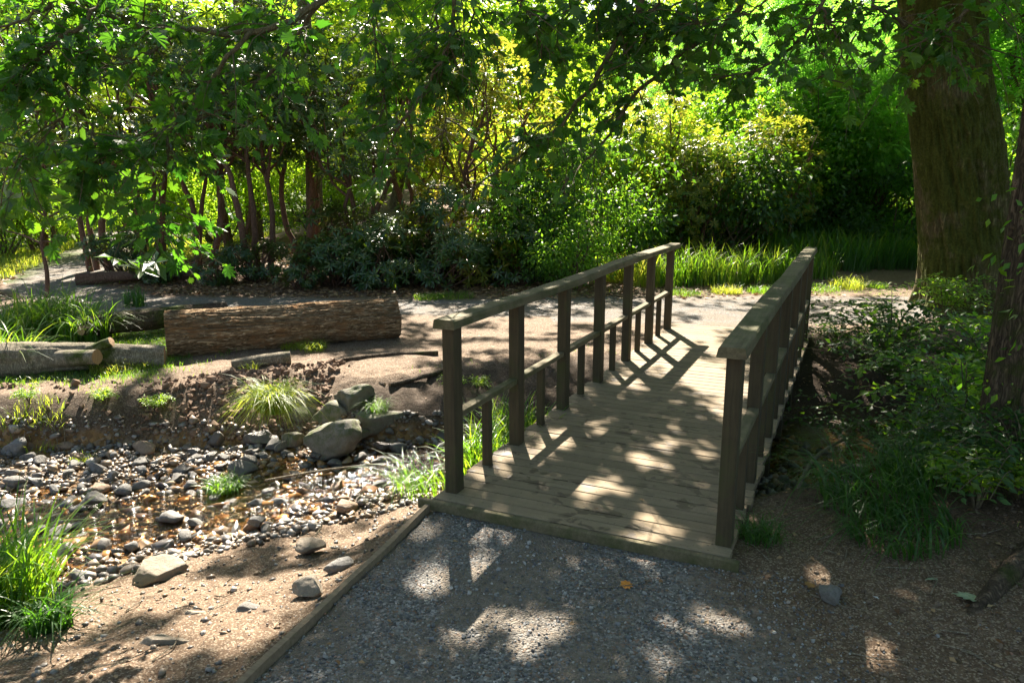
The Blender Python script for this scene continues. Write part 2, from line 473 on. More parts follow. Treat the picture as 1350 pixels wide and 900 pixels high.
def ground_mat(name='ground_soil'):
    m, nt, b = nmat(name)
    P = coords(nt, 'Object')
    at = nd(nt, 'ShaderNodeAttribute'); at.attribute_name = 'mask'
    sep = nd(nt, 'ShaderNodeSeparateColor'); lk(nt, at.outputs['Color'], sep.inputs[0])
    at2 = nd(nt, 'ShaderNodeAttribute'); at2.attribute_name = 'mask2'
    sep2 = nd(nt, 'ShaderNodeSeparateColor'); lk(nt, at2.outputs['Color'], sep2.inputs[0])
    n1 = noise(nt, P, 3.0, 6, .65); n2 = noise(nt, P, 22, 6, .7); n3 = noise(nt, P, 90, 4, .7)
    # soil
    soil = ramp(nt, n2, [(.3, (.075, .045, .028)), (.5, (.135, .088, .055)), (.7, (.22, .155, .10))])
    soil = mixc(nt, mth(nt, 'MULTIPLY', n1, .6), soil, (.115, .075, .048))
    crumbs = voro(nt, P, 150, 'F1', 'Color')
    sc_ = nd(nt, 'ShaderNodeSeparateColor'); lk(nt, crumbs, sc_.inputs[0])
    soil = mixc(nt, ramp(nt, sc_.outputs[0], [(.72, (0, 0, 0)), (.78, (.7, .7, .7))]), soil, (.34, .27, .20))
    soil = mixc(nt, ramp(nt, sc_.outputs[1], [(.80, (0, 0, 0)), (.84, (.6, .6, .6))]), soil, (.05, .035, .025))
    # gravel: small angular chips with dust between
    vd = voro(nt, P, 95, 'F1', 'Color'); vs = nd(nt, 'ShaderNodeSeparateColor'); lk(nt, vd, vs.inputs[0])
    chips = ramp(nt, vs.outputs[0], [(0, (.055, .055, .055)), (.35, (.12, .12, .118)), (.7, (.19, .188, .18)), (.9, (.27, .265, .255)), (1, (.42, .41, .39))])
    chips = mixc(nt, ramp(nt, vs.outputs[1], [(.85, (0, 0, 0)), (.9, (.7, .7, .7))]), chips, (.22, .12, .07))
    dust = ramp(nt, n2, [(.35, (.13, .11, .09)), (.7, (.24, .20, .155))])
    df = ramp(nt, noise(nt, P, 2.4, 5, .65, dist=.4), [(.42, (.12, .12, .12)), (.56, (.85, .85, .85))])
    grav = mixc(nt, df, chips, dust)
    # litter
    ld = voro(nt, P, 85, 'F1', 'Color'); ls = nd(nt, 'ShaderNodeSeparateColor'); lk(nt, ld, ls.inputs[0])
    lit = ramp(nt, ls.outputs[0], [(0, (.06, .036, .024)), (.4, (.12, .072, .045)), (.8, (.20, .125, .08)), (1, (.31, .22, .15))])
    lit = mixc(nt, .45, lit, ramp(nt, n2, [(.3, (.06, .038, .025)), (.7, (.22, .145, .095))]))
    # moss / turf
    mo = ramp(nt, n3, [(.35, (.03, .05, .01)), (.65, (.085, .115, .02))])
    # stream bed
    bd = voro(nt, P, 26, 'F1', 'Color'); bs = nd(nt, 'ShaderNodeSeparateColor'); lk(nt, bd, bs.inputs[0])
    bed = ramp(nt, bs.outputs[0], [(0, (.07, .04, .022)), (.3, (.20, .105, .04)), (.55, (.33, .18, .06)), (.8, (.24, .16, .10)), (1, (.42, .30, .19))])
    bed = mixc(nt, .35, bed, ramp(nt, n2, [(.3, (.10, .055, .025)), (.7, (.36, .19, .06))]))
    def sel(f, w=.12):
        q = mth(nt, 'ADD', f, mth(nt, 'MULTIPLY', mth(nt, 'SUBTRACT', noise(nt, P, 9, 5, .7), .5), .7))
        return ramp(nt, q, [(.5 - w, (0, 0, 0)), (.5 + w, (1, 1, 1))])
    c = mixc(nt, sel(sep.outputs[2]), soil, lit)
    c = mixc(nt, sel(sep.outputs[1]), c, mo)
    c = mixc(nt, sel(sep.outputs[0], .2), c, grav)
    c = mixc(nt, sel(sep2.outputs[0], .15), c, bed)
    dk = mth(nt, 'MULTIPLY', sep2.outputs[1], .8)          # shade of cut bank and ditch, painted as near-black earth
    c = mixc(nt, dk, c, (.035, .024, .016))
    lk(nt, c, b.inputs['Base Color'])
    rg = mth(nt, 'SUBTRACT', .92, mth(nt, 'MULTIPLY', sep2.outputs[0], .35)); lk(nt, rg, b.inputs['Roughness'])
    b.inputs['Specular IOR Level'].default_value = .25
    gh = mth(nt, 'MULTIPLY', voro(nt, P, 95, 'F1', 'Distance'), -1.1)
    gh = mth(nt, 'MULTIPLY', gh, sep.outputs[0])
    bh = mth(nt, 'MULTIPLY', mth(nt, 'MULTIPLY', voro(nt, P, 26, 'F1', 'Distance'), -2.0), sep2.outputs[0])
    lh = mth(nt, 'MULTIPLY', mth(nt, 'MULTIPLY', voro(nt, P, 85, 'F1', 'Distance'), -1.0), sep.outputs[2])
    h = mth(nt, 'ADD', mth(nt, 'ADD', gh, bh), mth(nt, 'ADD', lh, mth(nt, 'MULTIPLY', n2, 1.6)))
    h = mth(nt, 'ADD', h, mth(nt, 'MULTIPLY', n3, .5))
    bump(nt, b, h, .8, .014)
    return m
M['ground'] = ground_mat()

def stone_mat(name, a, b_, moss=0.0, rough=.75):
    m, nt, b = nmat(name)
    P = coords(nt, 'Object'); oi = nd(nt, 'ShaderNodeObjectInfo')
    sh = nd(nt, 'ShaderNodeVectorMath', operation='ADD'); lk(nt, P, sh.inputs[0])
    cb = nd(nt, 'ShaderNodeCombineXYZ')
    for k in range(3): lk(nt, mth(nt, 'MULTIPLY', oi.outputs['Random'], 37.0 + 11 * k), cb.inputs[k])
    lk(nt, cb.outputs[0], sh.inputs[1]); P = sh.outputs[0]
    n = noise(nt, P, 4, 6, .65); n2 = noise(nt, P, 28, 4, .7)
    c = ramp(nt, n, [(.3, a), (.7, b_)])
    c = mixc(nt, .3, c, ramp(nt, n2, [(.35, tuple(.5 * q for q in a)), (.65, b_)]))
    c = mixc(nt, mth(nt, 'MULTIPLY', oi.outputs['Random'], .45), c, (b_[0] * .5, b_[1] * .45, b_[2] * .38))
    if moss:
        geo = nd(nt, 'ShaderNodeNewGeometry'); sx = nd(nt, 'ShaderNodeSeparateXYZ'); lk(nt, geo.outputs['Normal'], sx.inputs[0])
        f = mth(nt, 'MULTIPLY', ramp(nt, noise(nt, P, 3, 5, .7), [(.55 - .25 * moss, (0, 0, 0)), (.68 - .2 * moss, (1, 1, 1))]), mth(nt, 'ADD', sx.outputs[2], .3, True))
        c = mixc(nt, f, c, ramp(nt, n2, [(.3, (.03, .045, .01)), (.7, (.10, .12, .02))]))
    lk(nt, c, b.inputs['Base Color']); b.inputs['Roughness'].default_value = rough
    bump(nt, b, mth(nt, 'ADD', n, mth(nt, 'MULTIPLY', n2, .4)), .5, .03)
    return m
M['stone'] = stone_mat('grey_stone', (.075, .072, .07), (.24, .23, .215))
M['stone_brown'] = stone_mat('brown_stone', (.17, .11, .07), (.36, .25, .17))
M['stone_wet'] = stone_mat('wet_stone', (.05, .045, .042), (.15, .13, .115), 0, .3)
M['boulder'] = stone_mat('mossy_boulder', (.10, .088, .068), (.27, .24, .19), .5)
M['pale_stone'] = stone_mat('pale_stone', (.17, .14, .105), (.33, .275, .21))
def pebble_mat():
    m, nt, b = nmat('pebble'); geo = nd(nt, 'ShaderNodeNewGeometry')
    c = ramp(nt, geo.outputs['Random Per Island'], [(0, (.035, .033, .033)), (.3, (.10, .095, .09)), (.5, (.19, .11, .05)), (.62, (.26, .16, .075)), (.75, (.15, .145, .14)), (.92, (.30, .28, .26)), (1, (.42, .39, .36))])
    c = mixc(nt, .3, c, ramp(nt, noise(nt, coords(nt), 60, 3), [(.3, (.08, .06, .045)), (.7, (.34, .28, .22))]))
    lk(nt, c, b.inputs['Base Color']); b.inputs['Roughness'].default_value = .5
    return m
M['pebble'] = pebble_mat()
def wet_pebble_mat():
    m, nt, b = nmat('wet_pebble'); geo = nd(nt, 'ShaderNodeNewGeometry')
    c = ramp(nt, geo.outputs['Random Per Island'], [(0, (.03, .022, .018)), (.25, (.12, .055, .02)), (.42, (.28, .125, .03)), (.55, (.34, .17, .05)), (.65, (.06, .055, .052)), (.85, (.10, .09, .085)), (.95, (.28, .17, .08)), (1, (.38, .29, .2))])
    lk(nt, c, b.inputs['Base Color']); b.inputs['Roughness'].default_value = .3
    return m
M['wet_pebble'] = wet_pebble_mat()
def chip_mat():
    m, nt, b = nmat('gravel_chip'); geo = nd(nt, 'ShaderNodeNewGeometry')
    c = ramp(nt, geo.outputs['Random Per Island'], [(0, (.06, .06, .065)), (.5, (.15, .155, .16)), (.8, (.25, .25, .245)), (.93, (.42, .40, .37)), (1, (.25, .13, .08))])
    lk(nt, c, b.inputs['Base Color']); b.inputs['Roughness'].default_value = .85
    return m
M['chip'] = chip_mat()

def water_mat():
    m, nt, b = nmat('stream_water'); nt.nodes.remove(b)
    P = coords(nt, 'Object', (1, 1.8, 1))
    h = mth(nt, 'ADD', noise(nt, P, 14, 4, .6, dist=.4), mth(nt, 'MULTIPLY', noise(nt, P, 45, 3, .6), .5))
    bn = bump(nt, None, h, .4, .02)
    gl = nd(nt, 'ShaderNodeBsdfGlossy'); gl.inputs['Roughness'].default_value = .05; lk(nt, bn, gl.inputs['Normal'])
    tr = nd(nt, 'ShaderNodeBsdfTransparent'); tr.inputs['Color'].default_value = (.80, .66, .46, 1)
    fr = nd(nt, 'ShaderNodeFresnel'); fr.inputs['IOR'].default_value = 1.33; lk(nt, bn, fr.inputs['Normal'])
    mx = nd(nt, 'ShaderNodeMixShader'); lk(nt, fr.outputs[0], mx.inputs[0])
    lk(nt, tr.outputs[0], mx.inputs[1]); lk(nt, gl.outputs[0], mx.inputs[2])
    lk(nt, mx.outputs[0], nt.nodes['Material Output'].inputs['Surface'])
    return m
M['water'] = water_mat()
def flat(name, c, rough=.7):
    m, nt, b = nmat(name)
    cc = ramp(nt, noise(nt, coords(nt), 40, 3), [(.3, tuple(.7 * q for q in c)), (.7, c)])
    lk(nt, cc, b.inputs['Base Color']); b.inputs['Roughness'].default_value = rough; return m

# ------------------------------------------------------------------ things
def tag(o, label=None, cat=None, group=None, kind=None):
    if label: o['label'] = label
    if cat: o['category'] = cat
    if group: o['group'] = group
    if kind: o['kind'] = kind
    return o
def empty(name, loc=(0, 0, 0), rz=0.0):
    o = bpy.data.objects.new(name, None); COL.objects.link(o)
    o.location = tuple(loc); o.rotation_euler = (0, 0, rz); o.empty_display_size = .1
    return o
def copy_tree(o, parent=None):
    c = o.copy(); COL.objects.link(c); c.parent = parent
    for ch in o.children: copy_tree(ch, c)
    return c

# ------------------------------------------------------------------ terrain
X_ = lambda *a: np.array(a, float)
NT = (X_(-9, -5, -2.6, -1.5, -.93, -.46, 0, .6, 1.3, 1.8, 3, 6, 10), X_(.5, 1.2, 1.9, 2.1, 2.36, 3.72, 4.12, 4.15, 3.9, 4.0, 4.3, 4.6, 4.6))
NB = (X_(-9, -5, -4, -2.82, -2.07, -1.33, -.68, 0, .6, 1.3, 1.8, 3, 6, 10), X_(2.4, 2.9, 3.2, 3.62, 3.96, 4.44, 4.85, 4.9, 4.95, 4.9, 4.9, 5.0, 5.2, 5.2))
FB = (X_(-9, -4.2, -3.2, -2.2, -1.3, -.5, .5, 1.4, 3, 6, 10), X_(5.4, 5.62, 5.75, 5.9, 6.0, 6.1, 6.3, 6.6, 6.7, 6.6, 6.5))
FT = (X_(-9, -4.4, -3.1, -2.7, -2.2, -1.68, -1.3, -1.1, -.77, .2, 1.3, 2, 3.3, 4.5, 6, 10), X_(5.7, 5.95, 6.08, 6.3, 6.45, 6.75, 6.46, 6.46, 6.85, 7.1, 7.5, 7.9, 8.3, 8.0, 7.6, 7.6))
ZN, ZF, ZB = -.055, -.04, -.46
PATH = [(12, 9.6), (8, 9.9), (5.2, 10.1), (3, 10.1), (0, 10.25), (-3, 10.3), (-5.6, 10.6), (-7.6, 12.2), (-8.7, 15.5), (-10.5, 20), (-14, 26)]

def H0(x, y):
    x = np.asarray(x, float); y = np.asarray(y, float)
    wob = .06 * fb2(x.ravel(), y.ravel() * .3, 2.5, 3).reshape(x.shape)
    nt_, nb, fb, ft = (np.interp(x, *q) for q in (NT, NB, FB, FT))
    fb = fb + wob; ft = ft + wob * 1.5; nb = nb + wob * 2
    t1 = np.clip((y - nt_) / (nb - nt_), 0, 1)
    near = ZN + (ZB - ZN) * (t1 ** .8 * .55 + .45 * sm(0.1, 1, t1))
    t2 = np.clip((y - fb) / (ft - fb), 0, 1)
    pw = .55 - .27 * sm(-2.9, -3.4, x) - .25 * sm(-1.75, -1.4, x)
    far = ZB + (ZF - ZB) * (t2 ** pw * (1 - .15 * (1 - t2)))
    mid = (nb + fb) / 2
    bed = ZB - .062 * np.clip(1 - np.abs((y - mid) / (fb - nb) * 2) ** 2, 0, 1) * sm(-6, -3.5, x) + .05 * sm(-2.4, -3.2, x) * sm(4.6, 5.3, y)
    z = np.where(y < nb, near, np.where(y > fb, far, bed))
    z = z + .05 * np.maximum(y - 12.3, 0).clip(0, 26) * sm(-8, -5, x) * sm(12.3, 14, y)
    # mound with the big trunks, right
    d = np.hypot((x - 3.9) / 1.5, (y - 3.1) / 1.0); z = z + .42 * np.exp(-d * d)
    d = np.hypot((x - 5.7) / 1.0, (y - 9.7) / .8); z = z + .13 * np.exp(-d * d)
    return z
def H(x, y):
    sh = np.shape(x); x = np.atleast_1d(np.asarray(x, float)); y = np.atleast_1d(np.asarray(y, float))
    z = H0(x, y); r = x.ravel(), y.ravel()
    n = .035 * fb2(*r, 1.1, 11) + .018 * fb2(*r, 5, 12) + .008 * fb2(*r, 18, 13, 3)
    n = n.reshape(x.shape)
    pd = polydist(x, y, PATH); flatp = np.clip(sm(1.6, .7, pd) + nearpath(x, y), 0, 1)
    inb = sm(0, .25, y - np.interp(x, *FB)) * sm(.9, .1, y - np.interp(x, *FT)) * sm(5, 0, np.abs(x))
    n2 = (np.abs(fb2(*r, 7, 21)) * .09 - .02).reshape(x.shape) * inb
    n3 = (.03 * fb2(*r, 9, 31, 3)).reshape(x.shape) * sm(0, .2, y - np.interp(x, *NT)) * sm(.3, 0, y - np.interp(x, *NB))
    z = z + n * (1 - .85 * flatp) + n2 + n3
    return z.reshape(sh) if sh else float(z[0])
def nearpath(x, y):
    # compacted path in front of the bridge
    ex = -.93 + (y - 2.36) * (.47 / 1.38)          # edging line
    a = sm(-.02, .02, x - ex) * sm(4.3, 3.9, y)
    return a * sm(1.9, .95, x - (y - 2.5) * .15)

def axis_grid(lo, hi, fine, far, g=1.25):
    a = list(np.arange(lo, hi + 1e-6, fine)); s = fine
    b = a[-1]
    while b < far[1]: s *= g; b += s; a.append(b)
    b = a[0]; s = fine; pre = []
    while b > far[0]: s *= g; b -= s; pre.append(b)
    return np.array(pre[::-1] + a)
gx = axis_grid(-6.5, 6.0, .045, (-260, 260)); gy = axis_grid(1.2, 12.2, .045, (-200, 300))
GX, GY = np.meshgrid(gx, gy)
GZ = H(GX.ravel(), GY.ravel()).reshape(GX.shape)
V = np.stack([GX, GY, GZ], -1).reshape(-1, 3)
nx, ny = len(gx), len(gy)
ii = (np.arange(ny - 1)[:, None] * nx + np.arange(nx - 1)[None])
F = np.stack([ii, ii + 1, ii + nx + 1, ii + nx], -1).reshape(-1, 4)
x, y = V[:, 0], V[:, 1]
pd = polydist(x, y, PATH)
nz = fb2(x, y, 1.3, 41)
wid = np.where(x > .5, 1.05, .62)
fp = sm(.35, -.35, pd - wid + .25 * nz)
brm = sm(1.2, .2, np.hypot((x - 2.6) / 1.6, (y - 9.0) / .9)) * .55          # worn ground at the bridge end
npm = nearpath(x, y) * sm(1.6, .4, x + .35 * nz) 
mR = np.clip(np.maximum(np.maximum(fp, npm), brm), 0, 1)
ftv = np.interp(x, *FT); fbv = np.interp(x, *FB); ntv = np.interp(x, *NT); nbv = np.interp(x, *NB)
moss = np.zeros_like(x)
moss = np.maximum(moss, sm(.25, 0, np.abs(y - ftv - .1)) * (.35 + .3 * nz) * (x > -1.2))
moss = np.maximum(moss, sm(-2.8, -3.4, x) * sm(.2, .6, y - ftv + .3 * nz) * sm(9.6, 8.8, y) * .62)
moss = np.maximum(moss, sm(11.0, 11.5, y) * sm(12.6, 11.6, y) * (.35 + .4 * nz))
moss = np.maximum(moss, sm(2.2, 3.0, x) * sm(4.4, 3.6, y) * .75)
moss = np.maximum(moss, sm(13, 16, y) * sm(1.5, 4, x) * .9)
moss = np.maximum(moss, sm(-6.8, -8, x) * sm(12, 13, y) * .8)
lit = sm(10.95, 11.4, y + .3 * nz) * sm(2.5, 1.0, x) * (pd > wid) * .95
lit = np.maximum(lit, sm(1.4, 2.4, x + .4 * nz) * sm(8.6, 8.0, y) * .6)
lit = np.maximum(lit, sm(11.0, 11.2, y) * .5)
bedm = sm(-.10, .12, y - nbv) * sm(.12, -.05, y - fbv)
hum = np.maximum(sm(1.2, 1.9, x - .2 * nz) * sm(3.3, 4.2, y) * sm(8.6, 8.0, y), sm(1.5, 3.0, x) * .6 * sm(5, 4, y))  # shade of the right-hand ditch painted into the soil colour
bank = sm(-.05, .1, y - fbv) * sm(.1, -.15, y - ftv) * (.25 + .5 * (x < -2.9) + .6 * (x > -1.3))  # shade on the bank face painted as darker earth
mask = np.stack([mR, np.clip(moss, 0, 1), np.clip(lit, 0, 1), np.ones_like(x)], -1)
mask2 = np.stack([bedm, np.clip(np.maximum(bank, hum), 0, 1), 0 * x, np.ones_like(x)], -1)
# split the sheet into ground / path / stream bed along the mask
fc = F[:, 0]
isp = mR[fc] > .5
isb = (bedm[fc] > .5) & ~isp
isn = isp & (y[fc] < 4.6)
for nm, sel in (('ground', ~(isp | isb)), ('path', isn), ('far_path', isp & ~isn), ('stream_bed', isb)):
    f = F[sel]; u, inv = np.unique(f, return_inverse=True)
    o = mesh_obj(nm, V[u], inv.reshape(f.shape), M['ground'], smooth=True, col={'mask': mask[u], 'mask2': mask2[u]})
    tag(o, kind='structure')

# water
wx = np.arange(-9, 10.01, .25); a = np.interp(wx, *NB) - .5; b_ = np.interp(wx, *FB) + .25
wv = np.concatenate([np.stack([wx, a, 0 * wx - .480], -1), np.stack([wx, b_, 0 * wx - .480], -1)])
k = np.arange(len(wx) - 1); n_ = len(wx)
tag(mesh_obj('stream_water', wv, np.stack([k, k + 1, k + 1 + n_, k + n_], -1), M['water']), kind='structure')

# ------------------------------------------------------------------ footbridge
BR_O, BR_A = (-.449, 3.785, 0), R(-24.7)
br = empty('footbridge', BR_O, BR_A)
tag(br, 'weathered wooden plank footbridge with mossy handrails crossing the stream', 'footbridge')
W, LEN, PP = 1.57, 5.46, .105
m = MB()
for k in range(int(LEN / PP) + 1):
    r_ = rng.normal(size=4)
    w_ = PP - .0075
    Vb, Fb = box((W / 2 + .006 * r_[0], .045 + PP * k + w_ / 2, -.019 + .0007 * r_[1]), (W + .012 * abs(r_[2]), w_, .036), .0022)
    Vb[:, 2] += (Vb[:, 0] - W / 2) * .0008 * r_[3]
    m.add(Vb, Fb)
dk_ = m.build('deck', M['plank'], br)
m = MB(); a6 = np.linspace(0, 6.283, 6, endpoint=False)
for k in range(int(LEN / PP) + 1):
    for xq in (.10, W / 2, W - .10):
        for dy in (.03, .072):
            c_ = np.array([xq + rng.normal() * .005, .045 + PP * k + dy + rng.normal() * .002, .0006])
            m.add(c_ + np.concatenate([np.stack([.0035 * np.cos(a6), .0035 * np.sin(a6), 0 * a6], -1), [[0, 0, .0008]]]), [np.stack([np.arange(6), (np.arange(6) + 1) % 6, np.full(6, 6)], -1)])
tag(m.build('nail_heads', M['bolt'], dk_), kind='stuff')
m = MB(); m.add(*box((W / 2 - .01, .016, -.026), (W + .12, .034, .055), .004)); m.build('end_board', M['rail'], br)
m = MB(); m.add(*box((W / 2, LEN + .07, -.03), (W + .04, .04, .06), .004)); m.build('end_board', M['rail'], br)
for xx in (.09, W / 2, W - .09):
    m = MB(); m.add(*box((xx, LEN / 2 + .06, -.15), (.075, LEN - .1, .215), .004)); m.build('beam', M['post'], br)
for s_, xx in ((1, .055), (-1, W - .045)):
    tops = []
    for k in range(7):
        yy = .19 + .84 * k
        m = MB(); r_ = rng.normal(size=3) * .4
        hh = .925 + (.28 if True else 0)
        tl = np.array([[1, 0, .006 * r_[0]], [0, 1, .006 * r_[1]], [0, 0, 1]])
        Vb, Fb = box((0, 0, .925 / 2 - .14), (.072, .092, .925 + .28), .005)
        m.add(Vb @ tl.T + np.array([xx, yy, 0]), Fb)
        m.build('post', M['post'], br)
    for k in range(6):
        yy = .61 + .84 * k
        m = MB(); m.add(*box((xx - s_ * .006, yy, .405 / 2 - .06), (.048, .05, .405 + .12), .004)); m.build('baluster', M['post'], br)
    m = MB()
    for k in range(6):
        m.add(*box((xx - s_ * .004, .61 + .84 * k, .428), (.058, .84 - .096, .034), .003))
    m.build('mid_rail', M['rail'], br)
    # handrail: two lengths, slightly uneven
    m = MB()
    for y0, y1 in ((.085, 2.70), (2.704, 5.40)):
        n = 28; ys = np.linspace(y0, y1, n)
        prof = np.array([[-.066, 0], [-.060, .040], [-.052, .047], [.052, .047], [.060, .040], [.066, 0], [.060, -.004], [-.060, -.004]])
        Vv = []
        for q, yq in enumerate(ys):
            e = fbm(np.array([[yq * 3, s_ * 5 + j, 0] for j in range(8)]), 5, 3)
            pp = prof + .0035 * e[:, None] * np.sign(prof)
            zz = .928 + .006 * math.sin(yq * 1.9 + s_)
            Vv += [[xx + s_ * .008 + p[0], yq, zz + p[1]] for p in pp]
        Vv = np.array(Vv); i = np.arange(n - 1)[:, None] * 8; j = np.arange(8)[None]; jn = (j + 1) % 8
        m.add(Vv, [np.stack([i + j, i + 8 + j, i + 8 + jn, i + jn], -1).reshape(-1, 4), np.array([list(range(8)), list(range((n - 1) * 8 + 7, (n - 1) * 8 - 1, -1))])])
    m.build('handrail', M['rail'], br)

# timber edging of the near path
p0, p1 = np.array([-.985, 2.2]), np.array([-.455, 3.79])
d = p1 - p0; L = np.linalg.norm(d); ang = math.atan2(d[1], d[0])
e = empty('path_edging', (p0[0], p0[1], -.04), ang)
tag(e, 'long thin timber edging board between gravel path and stream bank', 'edging')
m = MB(); n = 24; xs = np.linspace(0, L, n)
for q in (0,):
    Vv = []
    for xq in xs:
        w = .004 * math.sin(xq * 3.1) + .003 * math.sin(xq * 9)
        Vv += [[xq, -.013 + w, -.11], [xq, -.013 + w, .018 + .004 * math.sin(xq * 5)], [xq, .013 + w, .02 + .004 * math.sin(xq * 5.3)], [xq, .013 + w, -.11]]
    i = np.arange(n - 1)[:, None] * 4; j = np.arange(4)[None]; jn = (j + 1) % 4
    m.add(np.array(Vv), [np.concatenate([np.stack([i + j, i + jn, i + 4 + jn, i + 4 + j], -1).reshape(-1, 4), [[3, 2, 1, 0], [(n-1)*4, (n-1)*4+1, (n-1)*4+2, (n-1)*4+3]]])])
m.build('board', M['edging'], e)

# ------------------------------------------------------------------ logs
def rough_log(name, p0, p1, r0, r1, label, mat, n=110, seg=90, amp=.02, bend=None, seed=1, stub=None, cat='log', fs=1.0, flare=0):
    p0 = np.array(p0, float); p1 = np.array(p1, float); d = p1 - p0; L = np.linalg.norm(d)
    q = Vector(d).to_track_quat('X', 'Z')
    root = empty(name, p0); root.rotation_mode = 'QUATERNION'; root.rotation_quaternion = q
    tag(root, label, cat)
    t = np.linspace(0, 1, n); a = np.linspace(0, 2 * np.pi, seg, endpoint=False)
    T, A = np.meshgrid(t, a, indexing='ij')
    rad = r0 + (r1 - r0) * T + flare * np.exp(-T * 9)
    co = np.stack([T * L * 2.2 * fs, np.cos(A) * 7.0 * fs * r0 / .2, np.sin(A) * 7.0 * fs * r0 / .2], -1).reshape(-1, 3) + seed * 9.1
    rid = 1 - np.abs(fbm(co * np.array([1.3, 1.6, 1.6]), seed, 4, .55)) * 2.2
    lum = fbm(np.stack([T * L * 1.2, np.cos(A) * 1.2, np.sin(A) * 1.2], -1).reshape(-1, 3) + seed, seed + 5, 2)
    rr = rad.ravel() + amp * (rid - .6) + .24 * r0 * lum
    cy = np.zeros_like(T); cz = np.zeros_like(T)
    if bend is not None:
        cy = bend[0] * np.sin(T * np.pi); cz = bend[1] * np.sin(T * np.pi)
    V = np.stack([(T * L).ravel(), cy.ravel() + rr * np.cos(A).ravel(), cz.ravel() + rr * np.sin(A).ravel()], -1)
    i = np.arange(n - 1)[:, None] * seg; j = np.arange(seg)[None]; jn = (j + 1) % seg
    F = np.stack([i + j, i + seg + j, i + seg + jn, i + jn], -1).reshape(-1, 4)
    mesh_obj('bark', V, F, mat, root, True)
    for e_ in (0, n - 1):
        ring = V[e_ * seg:(e_ + 1) * seg]; c = ring.mean(0)
        Vc = [c + (1 if e_ else -1) * np.array([.004, 0, 0])]; rr_ = [.33, .66, 1.0]
        for k in rr_: Vc += list(c + (ring - c) * (k * .985 if k == 1 else k) + (1 if e_ else -1) * np.array([.003 * (1 if k < 1 else 0), 0, 0]))
        Vc = np.array(Vc); j1 = np.arange(seg); jn1 = (j1 + 1) % seg
        tri = np.stack([0 * j1, 1 + j1, 1 + jn1], -1)
        qd = np.concatenate([np.stack([1 + k * seg + j1, 1 + (k + 1) * seg + j1, 1 + (k + 1) * seg + jn1, 1 + k * seg + jn1], -1) for k in (0, 1)])
        co_ = mesh_obj('cut_end', Vc - c, [tri, qd], M['cut_wood'], root, False); co_.location = c
    if stub is not None:
        for (tt, dirv, ln, ra, rb) in stub:
            b0 = np.array([tt * L, 0, 0]); dv = np.array(dirv, float); dv /= np.linalg.norm(dv)
            pts = curve([b0, b0 + dv * ln * .5 + [0.03, 0, 0], b0 + dv * ln], 14)
            Vs, Fs = tube(pts, np.linspace(ra, rb, 14), 24, True)
            Vs[:-2] += .012 * fbm(Vs[:-2] * 14, 3)[:, None] * np.array([.3, 1, 1])
            nb_ = 14 * 24
            so = mesh_obj('branch_stub', Vs, [Fs[0]], mat, root, True)
            cf = mesh_obj('cut_end', np.concatenate([Vs[-2 - 24:-2], [Vs[-1] + dv * .003]]), [np.stack([np.arange(24), (np.arange(24) + 1) % 24, np.full(24, 24)], -1)], M['cut_wood'], so)
    return root
za = H(-3.4, 7.4); zb = H(-1.3, 8.2)
rough_log('log', (-3.47, 7.42, za + .215), (-1.28, 8.26, zb + .18), .235, .20, 'big rough barked log lying across the bank beside the far path', M['log_bark'], 260, 160, .034, (.0, .0), 1)
z1 = H(-4.2, 6.6)
rough_log('fallen_branch_log', (-4.75, 6.55, z1 + .13), (-3.30, 6.98, z1 + .07), .16, .085, 'short grey barked log with a sawn branch stub lying in grass', M['grey_bark'], 80, 60, .012, (.0, .03), 2,
          stub=[(.30, (.85, -.45, .12), .62, .085, .062), (.42, (.9, -.15, .35), .48, .06, .045)])
rough_log('fallen_branch_log', (-4.75, 8.0, H(-4.7, 8) + .12), (-3.35, 8.75, H(-3.4, 8.8) + .16), .10, .12, 'dark hollow log lying behind the long grass by the path', M['dark_bark'], 80, 50, .02, (.0, .04), 5,
          stub=[(.15, (-.5, -.8, .1), .3, .06, .05)])
rough_log('fallen_branch_log', (-2.62, 6.84, H(-2.62, 6.84) + .03), (-2.12, 7.02, H(-2.12, 7.02) + .05), .045, .06, 'small pale branch lying in front of the big log', M['grey_bark'], 50, 36, .008, (.0, .01), 7)
rough_log('fallen_branch_log', (-7.2, 12.4, H(-7.2, 12.4) + .09), (-5.4, 12.9, H(-5.4, 12.9) + .1), .10, .075, 'pinkish brown log resting on the leaf litter behind the path', M['rhodo_bark'], 50, 36, .01, (.0, .02), 9)
rough_log('driftwood', (-1.75, 5.02, -.40), (-.75, 5.28, -.36), .009, .006, 'thin pale stick lying over the stones by the water', M['grey_bark'], 40, 10, .001, (.03, .01), 12, cat='stick')
rough_log('driftwood', (1.75, 4.35, -.2), (2.6, 5.6, -.3), .016, .009, 'thin dead branch lying in the dark ditch by the bridge', M['grey_bark'], 40, 10, .002, (.05, .03), 13, cat='stick')
rough_log('tree_root', (-1.75, 7.03, -.035), (-.75, 7.42, -.03), .028, .02, 'exposed dark tree root crossing the bare earth', M['dark_bark'], 60, 16, .004, (.09, .0), 15, cat='root')
rough_log('tree_root', (-1.75, 6.72, -.075), (-1.12, 6.42, -.085), .022, .018, 'mossy root edging the undercut bank left of the notch', M['dark_bark'], 60, 20, .005, (.03, .0), 16, cat='root')
rough_log('tree_root', (-1.08, 6.42, -.085), (-.62, 6.86, -.06), .018, .024, 'mossy root edging the undercut bank right of the notch', M['dark_bark'], 60, 20, .005, (-.03, .0), 17, cat='root')
rough_log('tree_root', (1.70, 2.60, H(1.70, 2.60) - .05), (2.35, 3.12, H(2.35, 3.12) - .02), .02, .055, 'grey root rising from the leaf litter under the mossy slope', M['dark_bark'], 60, 30, .006, (.0, .035), 18, cat='root')

